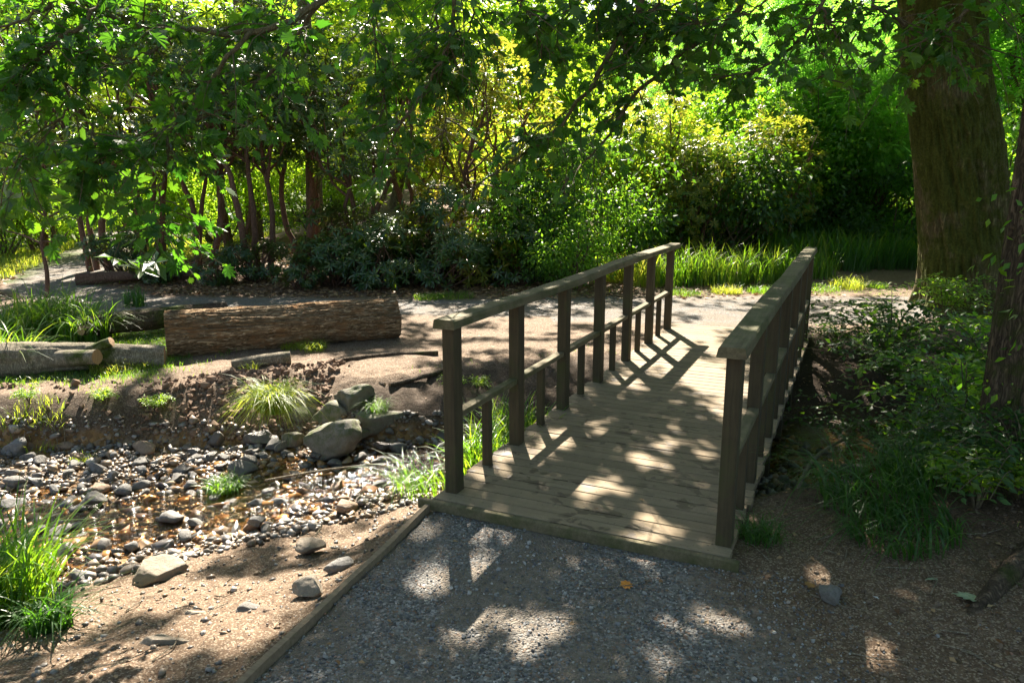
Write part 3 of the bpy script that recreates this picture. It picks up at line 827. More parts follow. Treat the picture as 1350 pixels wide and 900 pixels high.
# ------------------------------------------------------------------ stones
def stone_mesh(seed, sub=3, sq=(1, .8, .6), ang=.35, mat=None):
    import bmesh
    bm = bmesh.new(); bmesh.ops.create_icosphere(bm, subdivisions=sub, radius=1.0)
    V = np.array([v.co[:] for v in bm.verts])
    r = np.random.default_rng(seed)
    # facet: cut by random planes to look broken, then noise
    for _ in range(11):
        n = unit(1, r)[0]; dd = r.uniform(.48, .85); dt = V @ n
        V = V - np.outer(np.maximum(dt - dd, 0) * .96, n)
    V = V * (1 + ang * .45 * fbm(V * 1.3 + seed, seed, 3))[:, None]
    V = V * (1 + .05 * fbm(V * 5 + seed, seed + 2, 3))[:, None]
    V *= np.array(sq)
    me = bpy.data.meshes.new('stone')
    for v, c in zip(bm.verts, V): v.co = c
    for f in bm.faces: f.smooth = True
    bm.to_mesh(me); bm.free(); me.materials.append(mat or M['stone'])
    return me
r = np.random.default_rng(3)
SM = []
for k in range(16):
    mt = [M['stone'], M['stone'], M['stone'], M['stone_brown'], M['stone_wet'], M['stone'], M['stone_wet'], M['stone']][k % 8]
    SM.append(stone_mesh(k, 3, (1, r.uniform(.62, .9), r.uniform(.42, .72)), .4, mt))
NSTONE = 0
def add_stone(x, y, s, me, label, group, cat='stone', sink=.35, rz=None, tilt=.25, z=None, name='stone'):
    o = bpy.data.objects.new(name, me); COL.objects.link(o)
    zz = (H(x, y) if z is None else z) + s * .5 * (1 - sink * 1.3)
    o.location = (x, y, zz); o.scale = (s, s, s)
    o.rotation_euler = (r.normal() * tilt, r.normal() * tilt, r.uniform(0, 6.28) if rz is None else rz)
    tag(o, label, cat, group); return o
# named boulders by the far bank, measured from the photograph
BO = [((392, 560), .20, 'large angular boulder with sunlit mossy shoulder under the bank', M['boulder'], -.40),
      ((437, 590), .17, 'big rounded grey boulder standing foremost by the water', M['boulder'], -.42),
      ((440, 557), .115, 'rounded boulder wedged behind the foremost round one', M['boulder'], -.34),
      ((465, 535), .13, 'moss topped boulder against the bank beside the small fern tuft', M['boulder'], -.22),
      ((494, 566), .19, 'long flat mossy green slab at foot of the undercut bank', M['boulder'], -.40),
      ((438, 526), .06, 'small orange brown stone lodged between boulders and soil', M['stone_brown'], -.20),
      ((345, 583), .12, 'dark flattish stone left of the foremost boulder', M['stone_wet'], -.43),
      ((362, 590), .09, 'wedge shaped pale topped stone in front of the flat dark one', M['stone'], -.45),
      ((540, 536), .085, 'blocky stone under the bank just behind the first bridge post', M['stone'], -.30),
      ((548, 556), .10, 'grey stone beside the long grass at the bridge', M['stone'], -.40),
      ((470, 578), .10, 'grey rounded stone between the foremost boulder and the mossy slab', M['boulder'], -.42),
      ((408, 540), .10, 'rough grey rock resting just above the sunlit mossy shoulder', M['boulder'], -.28),
      ((519, 552), .11, 'square edged dark rock under the middle of the bank notch', M['boulder'], -.36),
      ((505, 590), .07, 'dark low stone in shallow water below the mossy slab', M['stone_wet'], -.45),
      ((415, 603), .07, 'dark wet stone at the left foot of the foremost boulder', M['stone_wet'], -.46),
      ((385, 585), .085, 'dark shadowed stone tucked below the angular boulder', M['boulder'], -.43),
      ((410, 725), .085, 'oval grey stone half buried in the near bank', M['pale_stone'], -.32),
      ((409, 783), .085, 'smooth pale round stone by the timber edging', M['pale_stone'], -.15),
      ((447, 750), .07, 'grey stone next to the edging board above the pale round one', M['stone'], -.20),
      ((214, 868), .11, 'flat cream stone bedded in the lower bank soil', M['pale_stone'], -.22),
      ((212, 768), .12, 'pale flat rock at the edge of wet pebbles', M['pale_stone'], -.42),
      ((257, 822), .09, 'narrow pale rock set in trodden bank soil', M['pale_stone'], -.25),
      ((323, 812), .06, 'grey stone beside the brown stone in the bank soil', M['stone'], -.20),
      ((347, 812), .055, 'brown rounded stone set into the sloping soil', M['stone_brown'], -.18),
      ((338, 690+0), .06, 'light grey stone at the water margin', M['stone'], -.42),
      ((1095, 770), .06, 'rounded stone half sunk in the shaded litter', M['stone'], None),
      ((122, 662), .085, 'domed grey stone standing alone in the stream', M['stone'], -.46)]
for k, ((u_, v_), s_, lab, mt, zz) in enumerate(BO):
    s_ = s_ * (1.36 if mt is M['boulder'] else 1.1)
    me = stone_mesh(100 + k, 4, (1.15, .85, .82) if s_ > .12 else (1, .75, .55), .55, mt)
    if 'slab' in lab: me = stone_mesh(77, 4, (1.5, .7, .5), .4, mt)
    p = G(u_, v_, zz if zz is not None else H0(np.array([2.1]), np.array([3.2]))[0])
    z_ = None if zz is None else zz - .01
    add_stone(p[0], p[1] + s_ * .1, s_, me, lab, None, 'boulder' if s_ > .1 else 'stone', .2, rz=r.uniform(-.4, .4), tilt=.12, z=z_, name='boulder' if s_ > .1 else 'stone')
# stream stones in clusters
def inbed(x, y): return np.interp(x, *NB) - .05 < y < np.interp(x, *FB) + .02
placed = []
tries = 0
while len(placed) < 256 and tries < 40000:
    tries += 1
    x_ = r.uniform(-5.2, -.1) if r.random() < .9 else r.uniform(0, 3); y_ = r.uniform(2.9, 6.1)
    if not inbed(x_, y_): continue
    dens = .27
    ybk = np.interp(x_, *FB)
    if ybk - y_ < .95 and x_ < -1.2: dens = 1.0
    if ybk - y_ < .6 and x_ > -1.6: dens = .9
    if x_ < -3.2 and y_ > 4.4: dens = .8
    if r.random() > dens: continue
    s_ = min(.13, .042 + r.gamma(2.0, .019))
    if dens < .2: s_ *= .75
    if any((x_ - a) ** 2 + (y_ - b) ** 2 < (.8 * (s_ + c)) ** 2 for a, b, c in placed): continue
    placed.append((x_, y_, s_))
for (x_, y_, s_) in placed:
    k = r.integers(16); nm = SM[k].materials[0].name
    lab = {'grey_stone': 'loose grey stone among the many on the stream bed', 'brown_stone': 'loose brown stone among the many on the stream bed', 'wet_stone': 'dark wet stone among the many on the stream bed'}[nm]
    add_stone(x_, y_, s_, SM[k], lab, 'loose stones on the stream bed: ' + nm.split('_')[0], tilt=.3)
# pebbles and gravel (uncountable)
def ico0():
    t = (1 + 5 ** .5) / 2
    v = np.array([[-1, t, 0], [1, t, 0], [-1, -t, 0], [1, -t, 0], [0, -1, t], [0, 1, t], [0, -1, -t], [0, 1, -t], [t, 0, -1], [t, 0, 1], [-t, 0, -1], [-t, 0, 1]]) / math.sqrt(1 + t * t)
    f = np.array([[0,11,5],[0,5,1],[0,1,7],[0,7,10],[0,10,11],[1,5,9],[5,11,4],[11,10,2],[10,7,6],[7,1,8],[3,9,4],[3,4,2],[3,2,6],[3,6,8],[3,8,9],[4,9,5],[2,4,11],[6,2,10],[8,6,7],[9,8,1]])
    return v, f
IV, IF = ico0()
def scatter_stones(name, xs, ys, s, mat, flat_=.55, sink=.2, smooth=True):
    n = len(xs)
    M3 = frames(unit(n), unit(n)); 
    A = rng.uniform(0, 6.28, n); X = np.stack([np.cos(A), np.sin(A), rng.normal(0, .15, n)], -1)
    M3 = frames(X, np.tile([0, 0, 1.0], (n, 1)) + rng.normal(0, .25, (n, 3)))
    sc3 = np.stack([s, s * rng.uniform(.55, .95, n), s * rng.uniform(.35, flat_ + .2, n)], -1)
    z = H(xs, ys)
    V, F = stamp(IV, IF, np.stack([xs, ys, z + sc3[:, 2] * (1 - sink * 2)], -1), M3, sc3)
    V = V + .18 * s.repeat(12)[:, None] * rng.normal(size=V.shape)
    return tag(mesh_obj(name, V, F, mat, smooth=smooth), kind='stuff')
n = 30000
xs = rng.uniform(-5.5, 2.5, n); ys = rng.uniform(2.6, 6.2, n)
nbx, fbx = np.interp(xs, *NB), np.interp(xs, *FB)
mid_ = 1 - np.abs((ys - (nbx + fbx) / 2) / (fbx - nbx) * 2)
ok = (ys > nbx - .18) & (ys < fbx + .1) & (rng.random(n) < .85)
sz_ = (.009 + rng.gamma(2.0, .0062, n)).clip(0, .048)
wet = ok & (H(xs, ys) < -.484) & (xs > -3.9)
dry = ok & ~wet
scatter_stones('pebbles', xs[dry], ys[dry], sz_[dry], M['pebble'])
wet &= rng.random(n) < .8
scatter_stones('wet_pebbles', xs[wet], ys[wet], sz_[wet] * 1.45, M['wet_pebble'], .45, .35)
n = 17000
ys = 1.6 + rng.beta(1, 1.5, n) * 2.6; xs = rng.uniform(-1.2, 2.4, n)
ok = (nearpath(xs, ys) > .5 + .45 * rng.random(n)) & (ys < 3.9 - (xs + .45) * .46 - .04) | (rng.random(n) < .03)
ok &= ys < 3.9 - (xs + .45) * .46 - .02
xs, ys = xs[ok], ys[ok]
scatter_stones('gravel', xs, ys, (.0022 + rng.gamma(2, .0012, len(xs))).clip(0, .012), M['chip'], .7, .25, False)
n = 14000
xs = rng.uniform(.8, 3.2, n); ys = rng.uniform(1.6, 4.2, n)
ok = (rng.random(n) < .6) & (ys < 3.9 - (xs + .45) * .46 - .02) | (xs > 1.25) & (rng.random(n) < .5)
xs, ys = xs[ok], ys[ok]
M['grit'] = flat('grit', (.16, .115, .08), .9)
scatter_stones('grit', xs, ys, (.002 + rng.gamma(1.5, .0018, len(xs))).clip(0, .014), M['grit'], .7, .3, False)
# crumbs and small stones on the near bank
n = 2200
xs = rng.uniform(-3.2, -.5, n); ys = rng.uniform(1.9, 4.8, n)
ok = (ys > np.interp(xs, *NT)) & (ys < np.interp(xs, *NB)) & (xs < -.98 + (ys - 2.36) * .34)
xs, ys = xs[ok], ys[ok]
scatter_stones('soil_crumbs', xs, ys, (.003 + rng.gamma(1.6, .0035, len(xs))).clip(0, .02), M['pebble'], .6, .4)

n = 9000
xs = rng.uniform(-4.6, .8, n); ys = rng.uniform(5.6, 7.6, n)
ok = (ys > np.interp(xs, *FB)) & (ys < np.interp(xs, *FT) + .35) & (rng.random(n) < np.where((xs < -1.6) & (xs > -3.1), 1, .10) * (xs < -1.5))
xs, ys = xs[ok], ys[ok]
M['clod'] = flat('earth_clod', (.20, .125, .08), .95)
scatter_stones('earth_clods', xs, ys, (.006 + rng.gamma(1.6, .007, len(xs))).clip(0, .05), M['clod'], .9, .3, False)

# ------------------------------------------------------------------ grass
def blades(n, pos, height, spread, droop, width, seg=6, rr=None, lean=(0, 0)):
    """arching blades rooted around pos (n,3)"""
    rr = rr or rng
    A = rr.uniform(0, 2 * np.pi, n)
    d = np.stack([np.cos(A), np.sin(A), np.zeros(n)], -1)
    L = height * rr.uniform(.55, 1.15, n)
    out = spread * rr.uniform(.15, 1.0, n)
    dr = droop * rr.uniform(.3, 1.2, n)
    w = width * rr.uniform(.6, 1.2, n)
    t = np.linspace(0, 1, seg + 1)
    zc = L[:, None] * (t - dr[:, None] * t ** 3 * .9)
    oc = L[:, None] * out[:, None] * (t ** 1.6) + L[:, None] * dr[:, None] * .35 * t ** 3
    C = pos[:, None] + d[:, None] * oc[..., None] + np.array([0, 0, 1.0]) * zc[..., None]
    C = C + np.array([lean[0], lean[1], 0]) * (t ** 1.5)[None, :, None] * L[:, None, None]
    B = rr.uniform(-.8, .8, n) + A + np.pi / 2
    side = np.stack([np.cos(B), np.sin(B), np.zeros(n)], -1)
    ww = w[:, None] * (1 - t ** 2.2 * .97)[None] * .5
    Lf = C - side[:, None] * ww[..., None]; Rt = C + side[:, None] * ww[..., None]
    V = np.stack([Lf, Rt], 2).reshape(-1, 3)
    b = (np.arange(n) * (seg + 1) * 2)[:, None] + (np.arange(seg) * 2)[None]
    F = np.stack([b, b + 1, b + 3, b + 2], -1).reshape(-1, 4)
    return V, F
def disc(n, rad, rr=None):
    rr = rr or rng
    a = rr.uniform(0, 6.283, n); q = np.sqrt(rr.random(n)) * rad
    return np.stack([q * np.cos(a), q * np.sin(a), 0 * q], -1)
def grass_clump(x, y, rad, h, n, label, mat='grass', spread=.5, droop=.6, width=.007, lean=(0, 0), name='grass_tussock', cat='grass clump', group=None, z=None, gz=True):
    p = disc(n, rad); zb = H(x, y) if z is None else z
    if gz: p[:, 2] = H(p[:, 0] + x, p[:, 1] + y) - zb
    V, F = blades(n, p, h, spread, droop, width, lean=lean)
    o = mesh_obj(name, V, F, M[mat], smooth=True); o.location = (x, y, zb - .01)
    return tag(o, label, cat, group)
p = G(345, 545, -.25)
grass_clump(-1.93, 5.88, .14, .42, 750, 'large drooping sunlit tussock spilling over the earth bank', 'grass_bright', .75, 1.2, .009, (0, -.15), z=-.14, gz=False)
p = G(30, 700, -.4)
o = grass_clump(-2.45, 3.2, .24, .72, 520, 'tall iris like clump at the near left of the stream', 'grass', .55, .45, .015, (.10, 0), z=-.42, gz=False)
grass_clump(-2.05, 3.0, .10, .30, 160, 'low green tuft right beside the tall near clump', 'grass_dark', .9, .8, .012, (.2, 0))
p = G(296, 640, -.46)
grass_clump(p[0], p[1], .13, .13, 420, 'small bushy green water plant on its own in the stream', 'grass', 1.1, .9, .009, name='water_plant', cat='plant', z=-.475, gz=False)
p = G(500, 545, -.3)
grass_clump(p[0], 6.15, .10, .20, 300, 'fine fern tuft growing on a stone below the bank notch', 'grass', .8, 1.0, .004, z=-.24, gz=False)
grass_clump(-.62, 4.95, .22, .42, 150, 'thin arching grass at the waterside left of the first bridge post', 'grass', .8, .8, .008, (-.25, 0))
grass_clump(-.18, 4.90, .20, .62, 340, 'lush broad bladed grass filling the gap under the left railing', 'grass', .55, .5, .013, z=-.40, gz=False)
grass_clump(.02, 5.42, .24, .66, 330, 'broad bladed grass further under the left railing', 'grass', .5, .5, .012, z=-.40, gz=False)
gl = [(30, 430, .34, .72, 480, 'dense dark sedge clump at the left edge behind the grey log'), (75, 425, .34, .78, 480, 'dense dark sedge clump just right of the one at the left edge'),
      (118, 432, .28, .6, 360, 'dense dark sedge clump nearest the hollow log'), (0, 470, .3, .55, 360, 'arching sedge at the extreme left in front of the log')]
for (u_, v_, ra, hh, nn, lab) in gl:
    p = G(u_, v_ + 15, -.04); grass_clump(p[0], p[1], ra, hh, nn, lab, 'grass', .7, .75, .014, (.1, -.05))
p = G(178, 404, -.04); grass_clump(p[0], p[1], .14, .36, 120, 'small upright dark tuft behind the hollow log', 'grass_dark', .35, .3, .011)
yl = [(150, 488, .2, .16, 350, 'bright yellow green grass tuft in front of the short grey log'), (190, 484, .13, .13, 240, 'sunlit short grass between the grey log and the big log'),
      (413, 462, .14, .15, 300, 'sunlit short tuft in front of the right half of the big log'), (385, 460, .12, .13, 180, 'thin sunlit tuft left of the one before the big log'), (330, 487, .08, .12, 60, 'sparse little tuft beside the small pale branch'),
      (40, 530, .22, .14, 260, 'sunlit weeds on the bank edge at far left'), (100, 545, .10, .1, 80, 'leafy weed on the cut bank below the short log')]
for (u_, v_, ra, hh, nn, lab) in yl:
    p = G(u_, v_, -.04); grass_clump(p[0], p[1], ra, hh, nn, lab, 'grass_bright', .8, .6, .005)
# tall grass row behind the far path
tall = [(815, 372, .32, .62), (850, 378, .30, .75), (890, 378, .34, .80), (925, 376, .34, .85), (962, 377, .32, .80), (1000, 374, .34, .78), (1040, 372, .32, .72), (1085, 368, .32, .62), (1130, 362, .36, .70), (1170, 360, .36, .72), (1205, 360, .34, .72)]
for k, (u_, v_, ra, hh) in enumerate(tall):
    p = G(u_, v_, -.02)
    lab = ['first from the left', 'second from the left', 'third from the left', 'fourth from the left', 'fifth from the left', 'sixth from the left', 'just left of the far end of the right handrail', 'just right of the right handrail end', 'in shade past the right handrail', 'in deep shade left of the big trunk', 'right against the big trunk'][k]
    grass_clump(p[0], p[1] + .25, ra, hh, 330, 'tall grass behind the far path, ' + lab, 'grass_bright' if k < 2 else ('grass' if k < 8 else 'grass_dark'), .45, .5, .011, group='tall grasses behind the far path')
low = [(600, 392, .22, .13, 'low grass fringe in front of the low rhododendrons left of the railing'), (565, 394, .16, .11, 'short grass left of the fringe by the low rhododendrons'), (902, 388, .2, .16, 'short bright grass below the tall grass left part'), (960, 386, .18, .16, 'short bright grass below the tall grass middle part'),
       (1010, 386, .2, .18, 'short bright grass just left of the right handrail end'), (1085, 382, .22, .17, 'short bright grass just right of the handrail end'), (1120, 380, .2, .22, 'brightest sunlit tuft right of the handrail end'), (1155, 378, .16, .15, 'small tuft at the right end of the grass verge')]
for k, (u_, v_, ra, hh, lab) in enumerate(low):
    p = G(u_, v_, -.03); grass_clump(p[0], p[1] + .08, ra * 1.35, hh * (1 + .25 * math.sin(k * 2.3)), 420, lab, 'grass_bright' if k in (3, 6) else 'grass', .8, .6, .006)
p = G(1195, 440, -.05)
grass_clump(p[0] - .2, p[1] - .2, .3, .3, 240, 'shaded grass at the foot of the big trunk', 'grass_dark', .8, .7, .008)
grass_clump(1.22, 3.42, .10, .20, 220, 'dark grass tuft growing against the front right bridge post', 'grass_dark', .9, .9, .005)
rg = [(1150, 640, .28, .55, 200, 'long arching leaves over the dark ditch'), (1235, 620, .3, .55, 220, 'long arching leaves right of the ditch clump'), (1190, 690, .25, .30, 260, 'fine shaded grass hanging over the right bank')]
for (u_, v_, ra, hh, nn, lab) in rg:
    p = G(u_, v_ + 30, -.05); grass_clump(p[0], p[1], ra, hh, nn, lab, 'grass_dark', .9, 1.15, .010, (-.35, 0))
# turf: uncountable short blades
n = 60000
xs = rng.uniform(-7, 7, n); ys = rng.uniform(2.5, 14, n)
def gmask(x, y):
    ftv = np.interp(x, *FT); q = fb2(x, y, 1.8, 51)
    a = sm(-2.9, -3.5, x) * sm(.15, .5, y - ftv) * sm(9.6, 9.0, y)
    b = sm(11.0, 11.3, y) * sm(12.4, 11.6, y) * (q > .05) * .8 * (x > -2)
    c = sm(2.3, 2.9, x) * sm(4.6, 4.2, y) * .5
    d = sm(-1.2, -.8, x) * sm(.2, 0, np.abs(y - ftv - .12)) * (q > -.1) * .6 * (x < 1.6)
    e = sm(3.0, 3.6, x) * sm(-.2, .2, y - ftv) * sm(9.0, 8.6, y) * .5
    return np.clip(a + b + c + d + e, 0, 1)
ok = rng.random(n) < gmask(xs, ys)
xs, ys = xs[ok], ys[ok]
V_, F_ = blades(len(xs), np.stack([xs, ys, H(xs, ys) - .004], -1), .06, .8, .5, .004, 3)
tag(mesh_obj('grass', V_, F_, M['grass'], smooth=True), kind='stuff')

n = 34000
xs = rng.uniform(-7.5, -2.5, n); ys = rng.uniform(5.7, 9.7, n)
ok = (rng.random(n) < sm(-2.7, -3.3, xs + .25 * fb2(xs, ys, 2, 61)) * sm(.1, .5, ys - np.interp(xs, *FT) + .35 * fb2(xs, ys, 3, 62)) * sm(9.7, 9.1, ys)) & (fb2(xs, ys, 3, 63) > -.22)
xs, ys = xs[ok], ys[ok]
V_, F_ = blades(len(xs), np.stack([xs, ys, H(xs, ys) - .004], -1), .085, .8, .6, .0045, 3)
tag(mesh_obj('turf', V_, F_, M['grass'], smooth=True), kind='stuff')

# ------------------------------------------------------------------ leaf litter and loose leaves
def flat_leaves(name, xs, ys, size, mat, tmpl=LEAF, tilt=.35, dz=.004):
    n = len(xs); A = rng.uniform(0, 6.28, n)
    X = np.stack([np.cos(A), np.sin(A), rng.normal(0, tilt * .6, n)], -1)
    Mx = frames(X, np.tile([0, 0, 1.0], (n, 1)) + rng.normal(0, tilt, (n, 3)))
    V, F = stamp(tmpl[0], tmpl[1], np.stack([xs, ys, H(xs, ys) + dz + .25 * size * tilt], -1), Mx, size)
    return mesh_obj(name, V, F, mat)
n = 26000
xs = rng.uniform(-9, 5, n); ys = rng.uniform(10.9, 17, n)
pdd = polydist(xs, ys, PATH)
ok = (pdd > .95 - .3 * rng.random(n)) & (rng.random(n) < np.where(xs > 2, .4, 1))
tag(flat_leaves('leaf_litter', xs[ok], ys[ok], rng.uniform(.04, .11, ok.sum()), M['litter']), kind='stuff')
n = 3600
xs = rng.uniform(1.0, 4.5, n); ys = rng.uniform(1.8, 8.6, n)
ok = rng.random(n) < sm(.9, 2.0, xs) * np.where(ys < 4.4, .35, 1.0)
tag(flat_leaves('leaf_litter', xs[ok], ys[ok], rng.uniform(.012, .045, ok.sum()), M['litter'], LEAF, .3), kind='stuff')
n = 2600
xs = rng.uniform(-4.5, 3.5, n); ys = rng.uniform(1.7, 11.2, n)
L0, L1 = xs - BR_O[0], ys - BR_O[1]; ca, sa = math.cos(-BR_A), math.sin(-BR_A)
bx, by = L0 * ca - L1 * sa, L0 * sa + L1 * ca
ok = ~((bx > -.1) & (bx < 1.7) & (by > -.05) & (by < 5.6)) & (rng.random(n) < .5)
tag(flat_leaves('leaf_litter', xs[ok], ys[ok], rng.uniform(.012, .04, ok.sum()), M['litter'], LEAF, .3), kind='stuff')
# leaf scraps on the deck
n = 90; lx_, ly_ = rng.uniform(.15, 1.42, n), rng.uniform(.1, 5.3, n)
ca, sa = math.cos(BR_A), math.sin(BR_A); A = rng.uniform(0, 6.28, n)
V_, F_ = stamp(LEAF[0], LEAF[1], np.stack([BR_O[0] + lx_ * ca - ly_ * sa, BR_O[1] + lx_ * sa + ly_ * ca, 0 * lx_ + .007], -1),
               frames(np.stack([np.cos(A), np.sin(A), 0 * A], -1), np.tile([0, 0, 1.0], (n, 1)) + rng.normal(0, .12, (n, 3))), .008 + rng.gamma(1.5, .006, n))
tag(mesh_obj('leaf_scraps', V_, F_, M['litter']), kind='stuff')
# twigs on the ground and on the gravel bar
m = MB()
for k in range(330):
    if k < 190: x_, y_ = rng.uniform(-4.6, -2.6), rng.uniform(4.6, 5.7)
    elif k < 260: x_, y_ = rng.uniform(.2, 3), rng.uniform(1.9, 3.4)
    else: x_, y_ = rng.uniform(-3, -1), rng.uniform(2.2, 6)
    a = rng.uniform(0, 6.28); l = rng.uniform(.04, .28)
    P_ = np.array([[x_ + l * t * math.cos(a + .5 * t), y_ + l * t * math.sin(a + .5 * t), 0] for t in (0, .5, 1)])
    P_[:, 2] = H(P_[:, 0], P_[:, 1]) + np.array([.004, .012, .006]) + (.02 * rng.random() if k < 190 else 0)
    m.add(*tube(P_, [.0035, .0025, .0012], 4, False))
tag(m.build('twigs', M['grey_bark']), kind='stuff')
def one_leaf(u_, v_, size, cols, label, tmpl, z=-.05, rz=0.0, dz=.01):
    mt = flat('single_leaf', cols, .5)
    V = tmpl[0] * size; p = G(u_, v_, z); o = mesh_obj('fallen_leaf', V, tmpl[1], mt)
    o.location = (p[0], p[1], H(p[0], p[1]) + dz); o.rotation_euler = (.15, -.1, rz)
    return tag(o, label, 'leaf')
one_leaf(815, 774, .075, (.62, .22, .02), 'orange and green autumn leaf on the gravel in front of the bridge', LOBED, rz=.2)
one_leaf(1065, 782, .06, (.30, .15, .04), 'curled ochre leaf on the dark soil right of the bridge', LOBED, rz=1)
one_leaf(1217, 779, .07, (.22, .27, .16), 'pale green narrow leaf on the litter', LONG, rz=.1)
one_leaf(1295, 815, .12, (.27, .33, .20), 'large pale green lobed leaf at the right of the litter', LOBED, rz=2.5)
one_leaf(1158, 800, .03, (.6, .62, .66), 'tiny whitish scrap of leaf on the dark soil', LEAF, rz=2.2)
one_leaf(307, 710, .10, (.60, .45, .28), 'cream oval leaf standing out on the wet pebbles', LEAF, z=-.45, rz=1.5, dz=.02)

# ------------------------------------------------------------------ foliage builders
def leaves_at(C, n_per, rad, size, tmpl, rr, up=.7, flatz=.6, droop=.25, szj=.35):
    """leaf stamps scattered round cluster centres C"""
    n = len(C) * n_per
    c = np.repeat(C, n_per, 0)
    off = rr.normal(size=(n, 3)) * rad * np.array([1, 1, flatz]) * .6
    d = off + rr.normal(size=(n, 3)) * rad * .5; d[:, 2] -= droop * rad
    X = d / (np.linalg.norm(d, axis=1)[:, None] + 1e-6)
    X[:, 2] -= droop
    Z = rr.normal(size=(n, 3)) * (1 - up) * 1.6 + np.array([0, 0, up])
    return stamp(tmpl[0], tmpl[1], c + off, frames(X, Z), size * (1 + szj * rr.normal(size=n)).clip(.45, 1.7))
def whorls(C, D, nleaf, size, rr, openness=.75, tmpl=LONG):
    """rhododendron rosettes: leaves in a ring round each shoot tip"""
    n = len(C)
    D = D / (np.linalg.norm(D, axis=1)[:, None] + 1e-6)
    Fm = frames(D, unit(n, rr))
    a = (np.arange(nleaf) / nleaf * 2 * np.pi)[None] + rr.uniform(0, 6.28, n)[:, None] + rr.normal(size=(n, nleaf)) * .15
    ca_, sa_ = np.cos(a)[..., None], np.sin(a)[..., None]
    rad = Fm[:, None, :, 1] * ca_ + Fm[:, None, :, 2] * sa_
    op = openness + rr.normal(size=(n, nleaf, 1)) * .18
    X = rad * op + D[:, None] * (1 - op) * .9; X[..., 2] -= .18
    Z = D[:, None] * 1.0 - rad * .2
    X = X.reshape(-1, 3); Z = Z.reshape(-1, 3) + rr.normal(size=(n * nleaf, 3)) * .15
    s = size * rr.uniform(.7, 1.15, n)[:, None].repeat(nleaf, 1).ravel() * rr.uniform(.85, 1.1, n * nleaf)
    return stamp(tmpl[0], tmpl[1], np.repeat(C, nleaf, 0), frames(X, Z), s)
def crown_pts(n, rx, ry, rz, rr, hollow=.55, nsc=1.2, thr=-.1, seed=0, bottom=-1.0):
    out = []
    while sum(map(len, out)) < n:
        d = unit(n * 2, rr); q = rr.random(n * 2) ** .5
        q = hollow + (1 - hollow) * q
        bump_ = 1 + .28 * fbm(d * 2.2 + seed * 3.3, seed, 3)
        P = d * (q * bump_)[:, None] * np.array([rx, ry, rz])
        ok = (fbm(P * nsc + seed * 7.7, seed + 1, 2) > thr) & (d[:, 2] > bottom)
        out.append(P[ok])
    return np.concatenate(out)[:n]
def limb(p, q, r0, r1, rr, n=8, seg=6, wob=.12, sag=.0):
    p = np.asarray(p, float); q = np.asarray(q, float); L = np.linalg.norm(q - p)
    mids = [p + (q - p) * t + rr.normal(size=3) * wob * L * .5 + np.array([0, 0, sag * L * math.sin(math.pi * t)]) for t in (.33, .66)]
    return tube(curve([p, *mids, q], n), np.linspace(r0, r1, n), seg, False)

# ---- big oak on the right bank (trunk measured from the photograph)
def big_trunk(name, label, pts, rads, mat, n=150, seg=180, amp=.03, roots=7, rootr=.55, seed=3, cat='tree', rh=.5):
    base = np.array(pts[0], float)
    root = empty(name, base); tag(root, label, cat)
    C = curve([np.array(p) - base for p in pts], n)
    t = np.linspace(0, 1, n)
    rad = np.interp(t, np.linspace(0, 1, len(rads)), rads)
    a = np.linspace(0, 2 * np.pi, seg, endpoint=False)
    T, A = np.meshgrid(np.arange(n), a, indexing='ij')
    z = C[:, 2][T]
    co = np.stack([np.cos(A) * 8.0, np.sin(A) * 8.0, z * 1.6], -1).reshape(-1, 3)
    rid = 1 - np.abs(fbm(co, seed, 4, .55)) * 2.4
    lum = fbm(np.stack([np.cos(A), np.sin(A), z * .8], -1).reshape(-1, 3), seed + 3, 3)
    rr_ = rad[T].ravel() * (1 + .07 * lum) + amp * (rid - .6)
    rr2 = np.random.default_rng(seed)
    fl = np.zeros_like(rr_)
    for k in range(roots):
        a0 = 6.283 * (k + rr2.uniform(-.3, .3)) / roots; w = rr2.uniform(.22, .4); s = rr2.uniform(.5, 1)
        da = np.abs((A.ravel() - a0 + np.pi) % (2 * np.pi) - np.pi)
        fl += s * np.exp(-(da / w) ** 2)
    zz = z.ravel() - z.min()
    rr_ = rr_ + rad[0] * rootr * (.25 + fl) * np.exp(-np.maximum(zz, 0) / rh * 2.2)
    V = np.stack([C[:, 0][T].ravel() + rr_ * np.cos(A).ravel(), C[:, 1][T].ravel() + rr_ * np.sin(A).ravel(), z.ravel()], -1)
    i = np.arange(n - 1)[:, None] * seg; j = np.arange(seg)[None]; jn = (j + 1) % seg
    F = np.stack([i + j, i + jn, i + seg + jn, i + seg + j], -1).reshape(-1, 4)
    mesh_obj('trunk', V, F, mat, root, True)
    return root, C, base
tb = PY(1276, 425, 9.55)
t1 = PY(1276, 400, 9.6); t2 = PY(1262, 200, 9.55); t3 = PY(1243, 40, 9.5)
oakp = [(t1[0] + .06, 9.6, -.25), (t1[0] + .02, 9.6, .25), (t2[0], 9.55, t2[2]), (t3[0], 9.5, t3[2]), (t3[0] - .55, 9.4, 6.5), (t3[0] - .9, 9.3, 9.0)]
oak, oakC, oakB = big_trunk('oak_tree', 'huge leaning mossy tree trunk on the right bank beside the far path', oakp, [.56, .52, .49, .45, .38, .28], M['oak_bark'], 300, 260, .055, 7, .85, 3, rh=.8)
# ---- nearer trunk at the right frame edge
z2 = H(3.1, 4.15)
nt_pts = [(3.08, 4.1, z2 - .45), (3.05, 4.1, z2 + .1), (3.02, 4.15, 1.2), (3.03, 4.2, 2.6), (2.95, 4.1, 4.6), (2.6, 3.9, 6.5)]
ntree, ntC, ntB = big_trunk('maple_tree', 'dark rough trunk cut off by the right edge, ivy leaves on it', nt_pts, [.36, .32, .26, .25, .21, .12], M['dark_bark'], 160, 140, .022, 6, .75, 8, rh=.8)

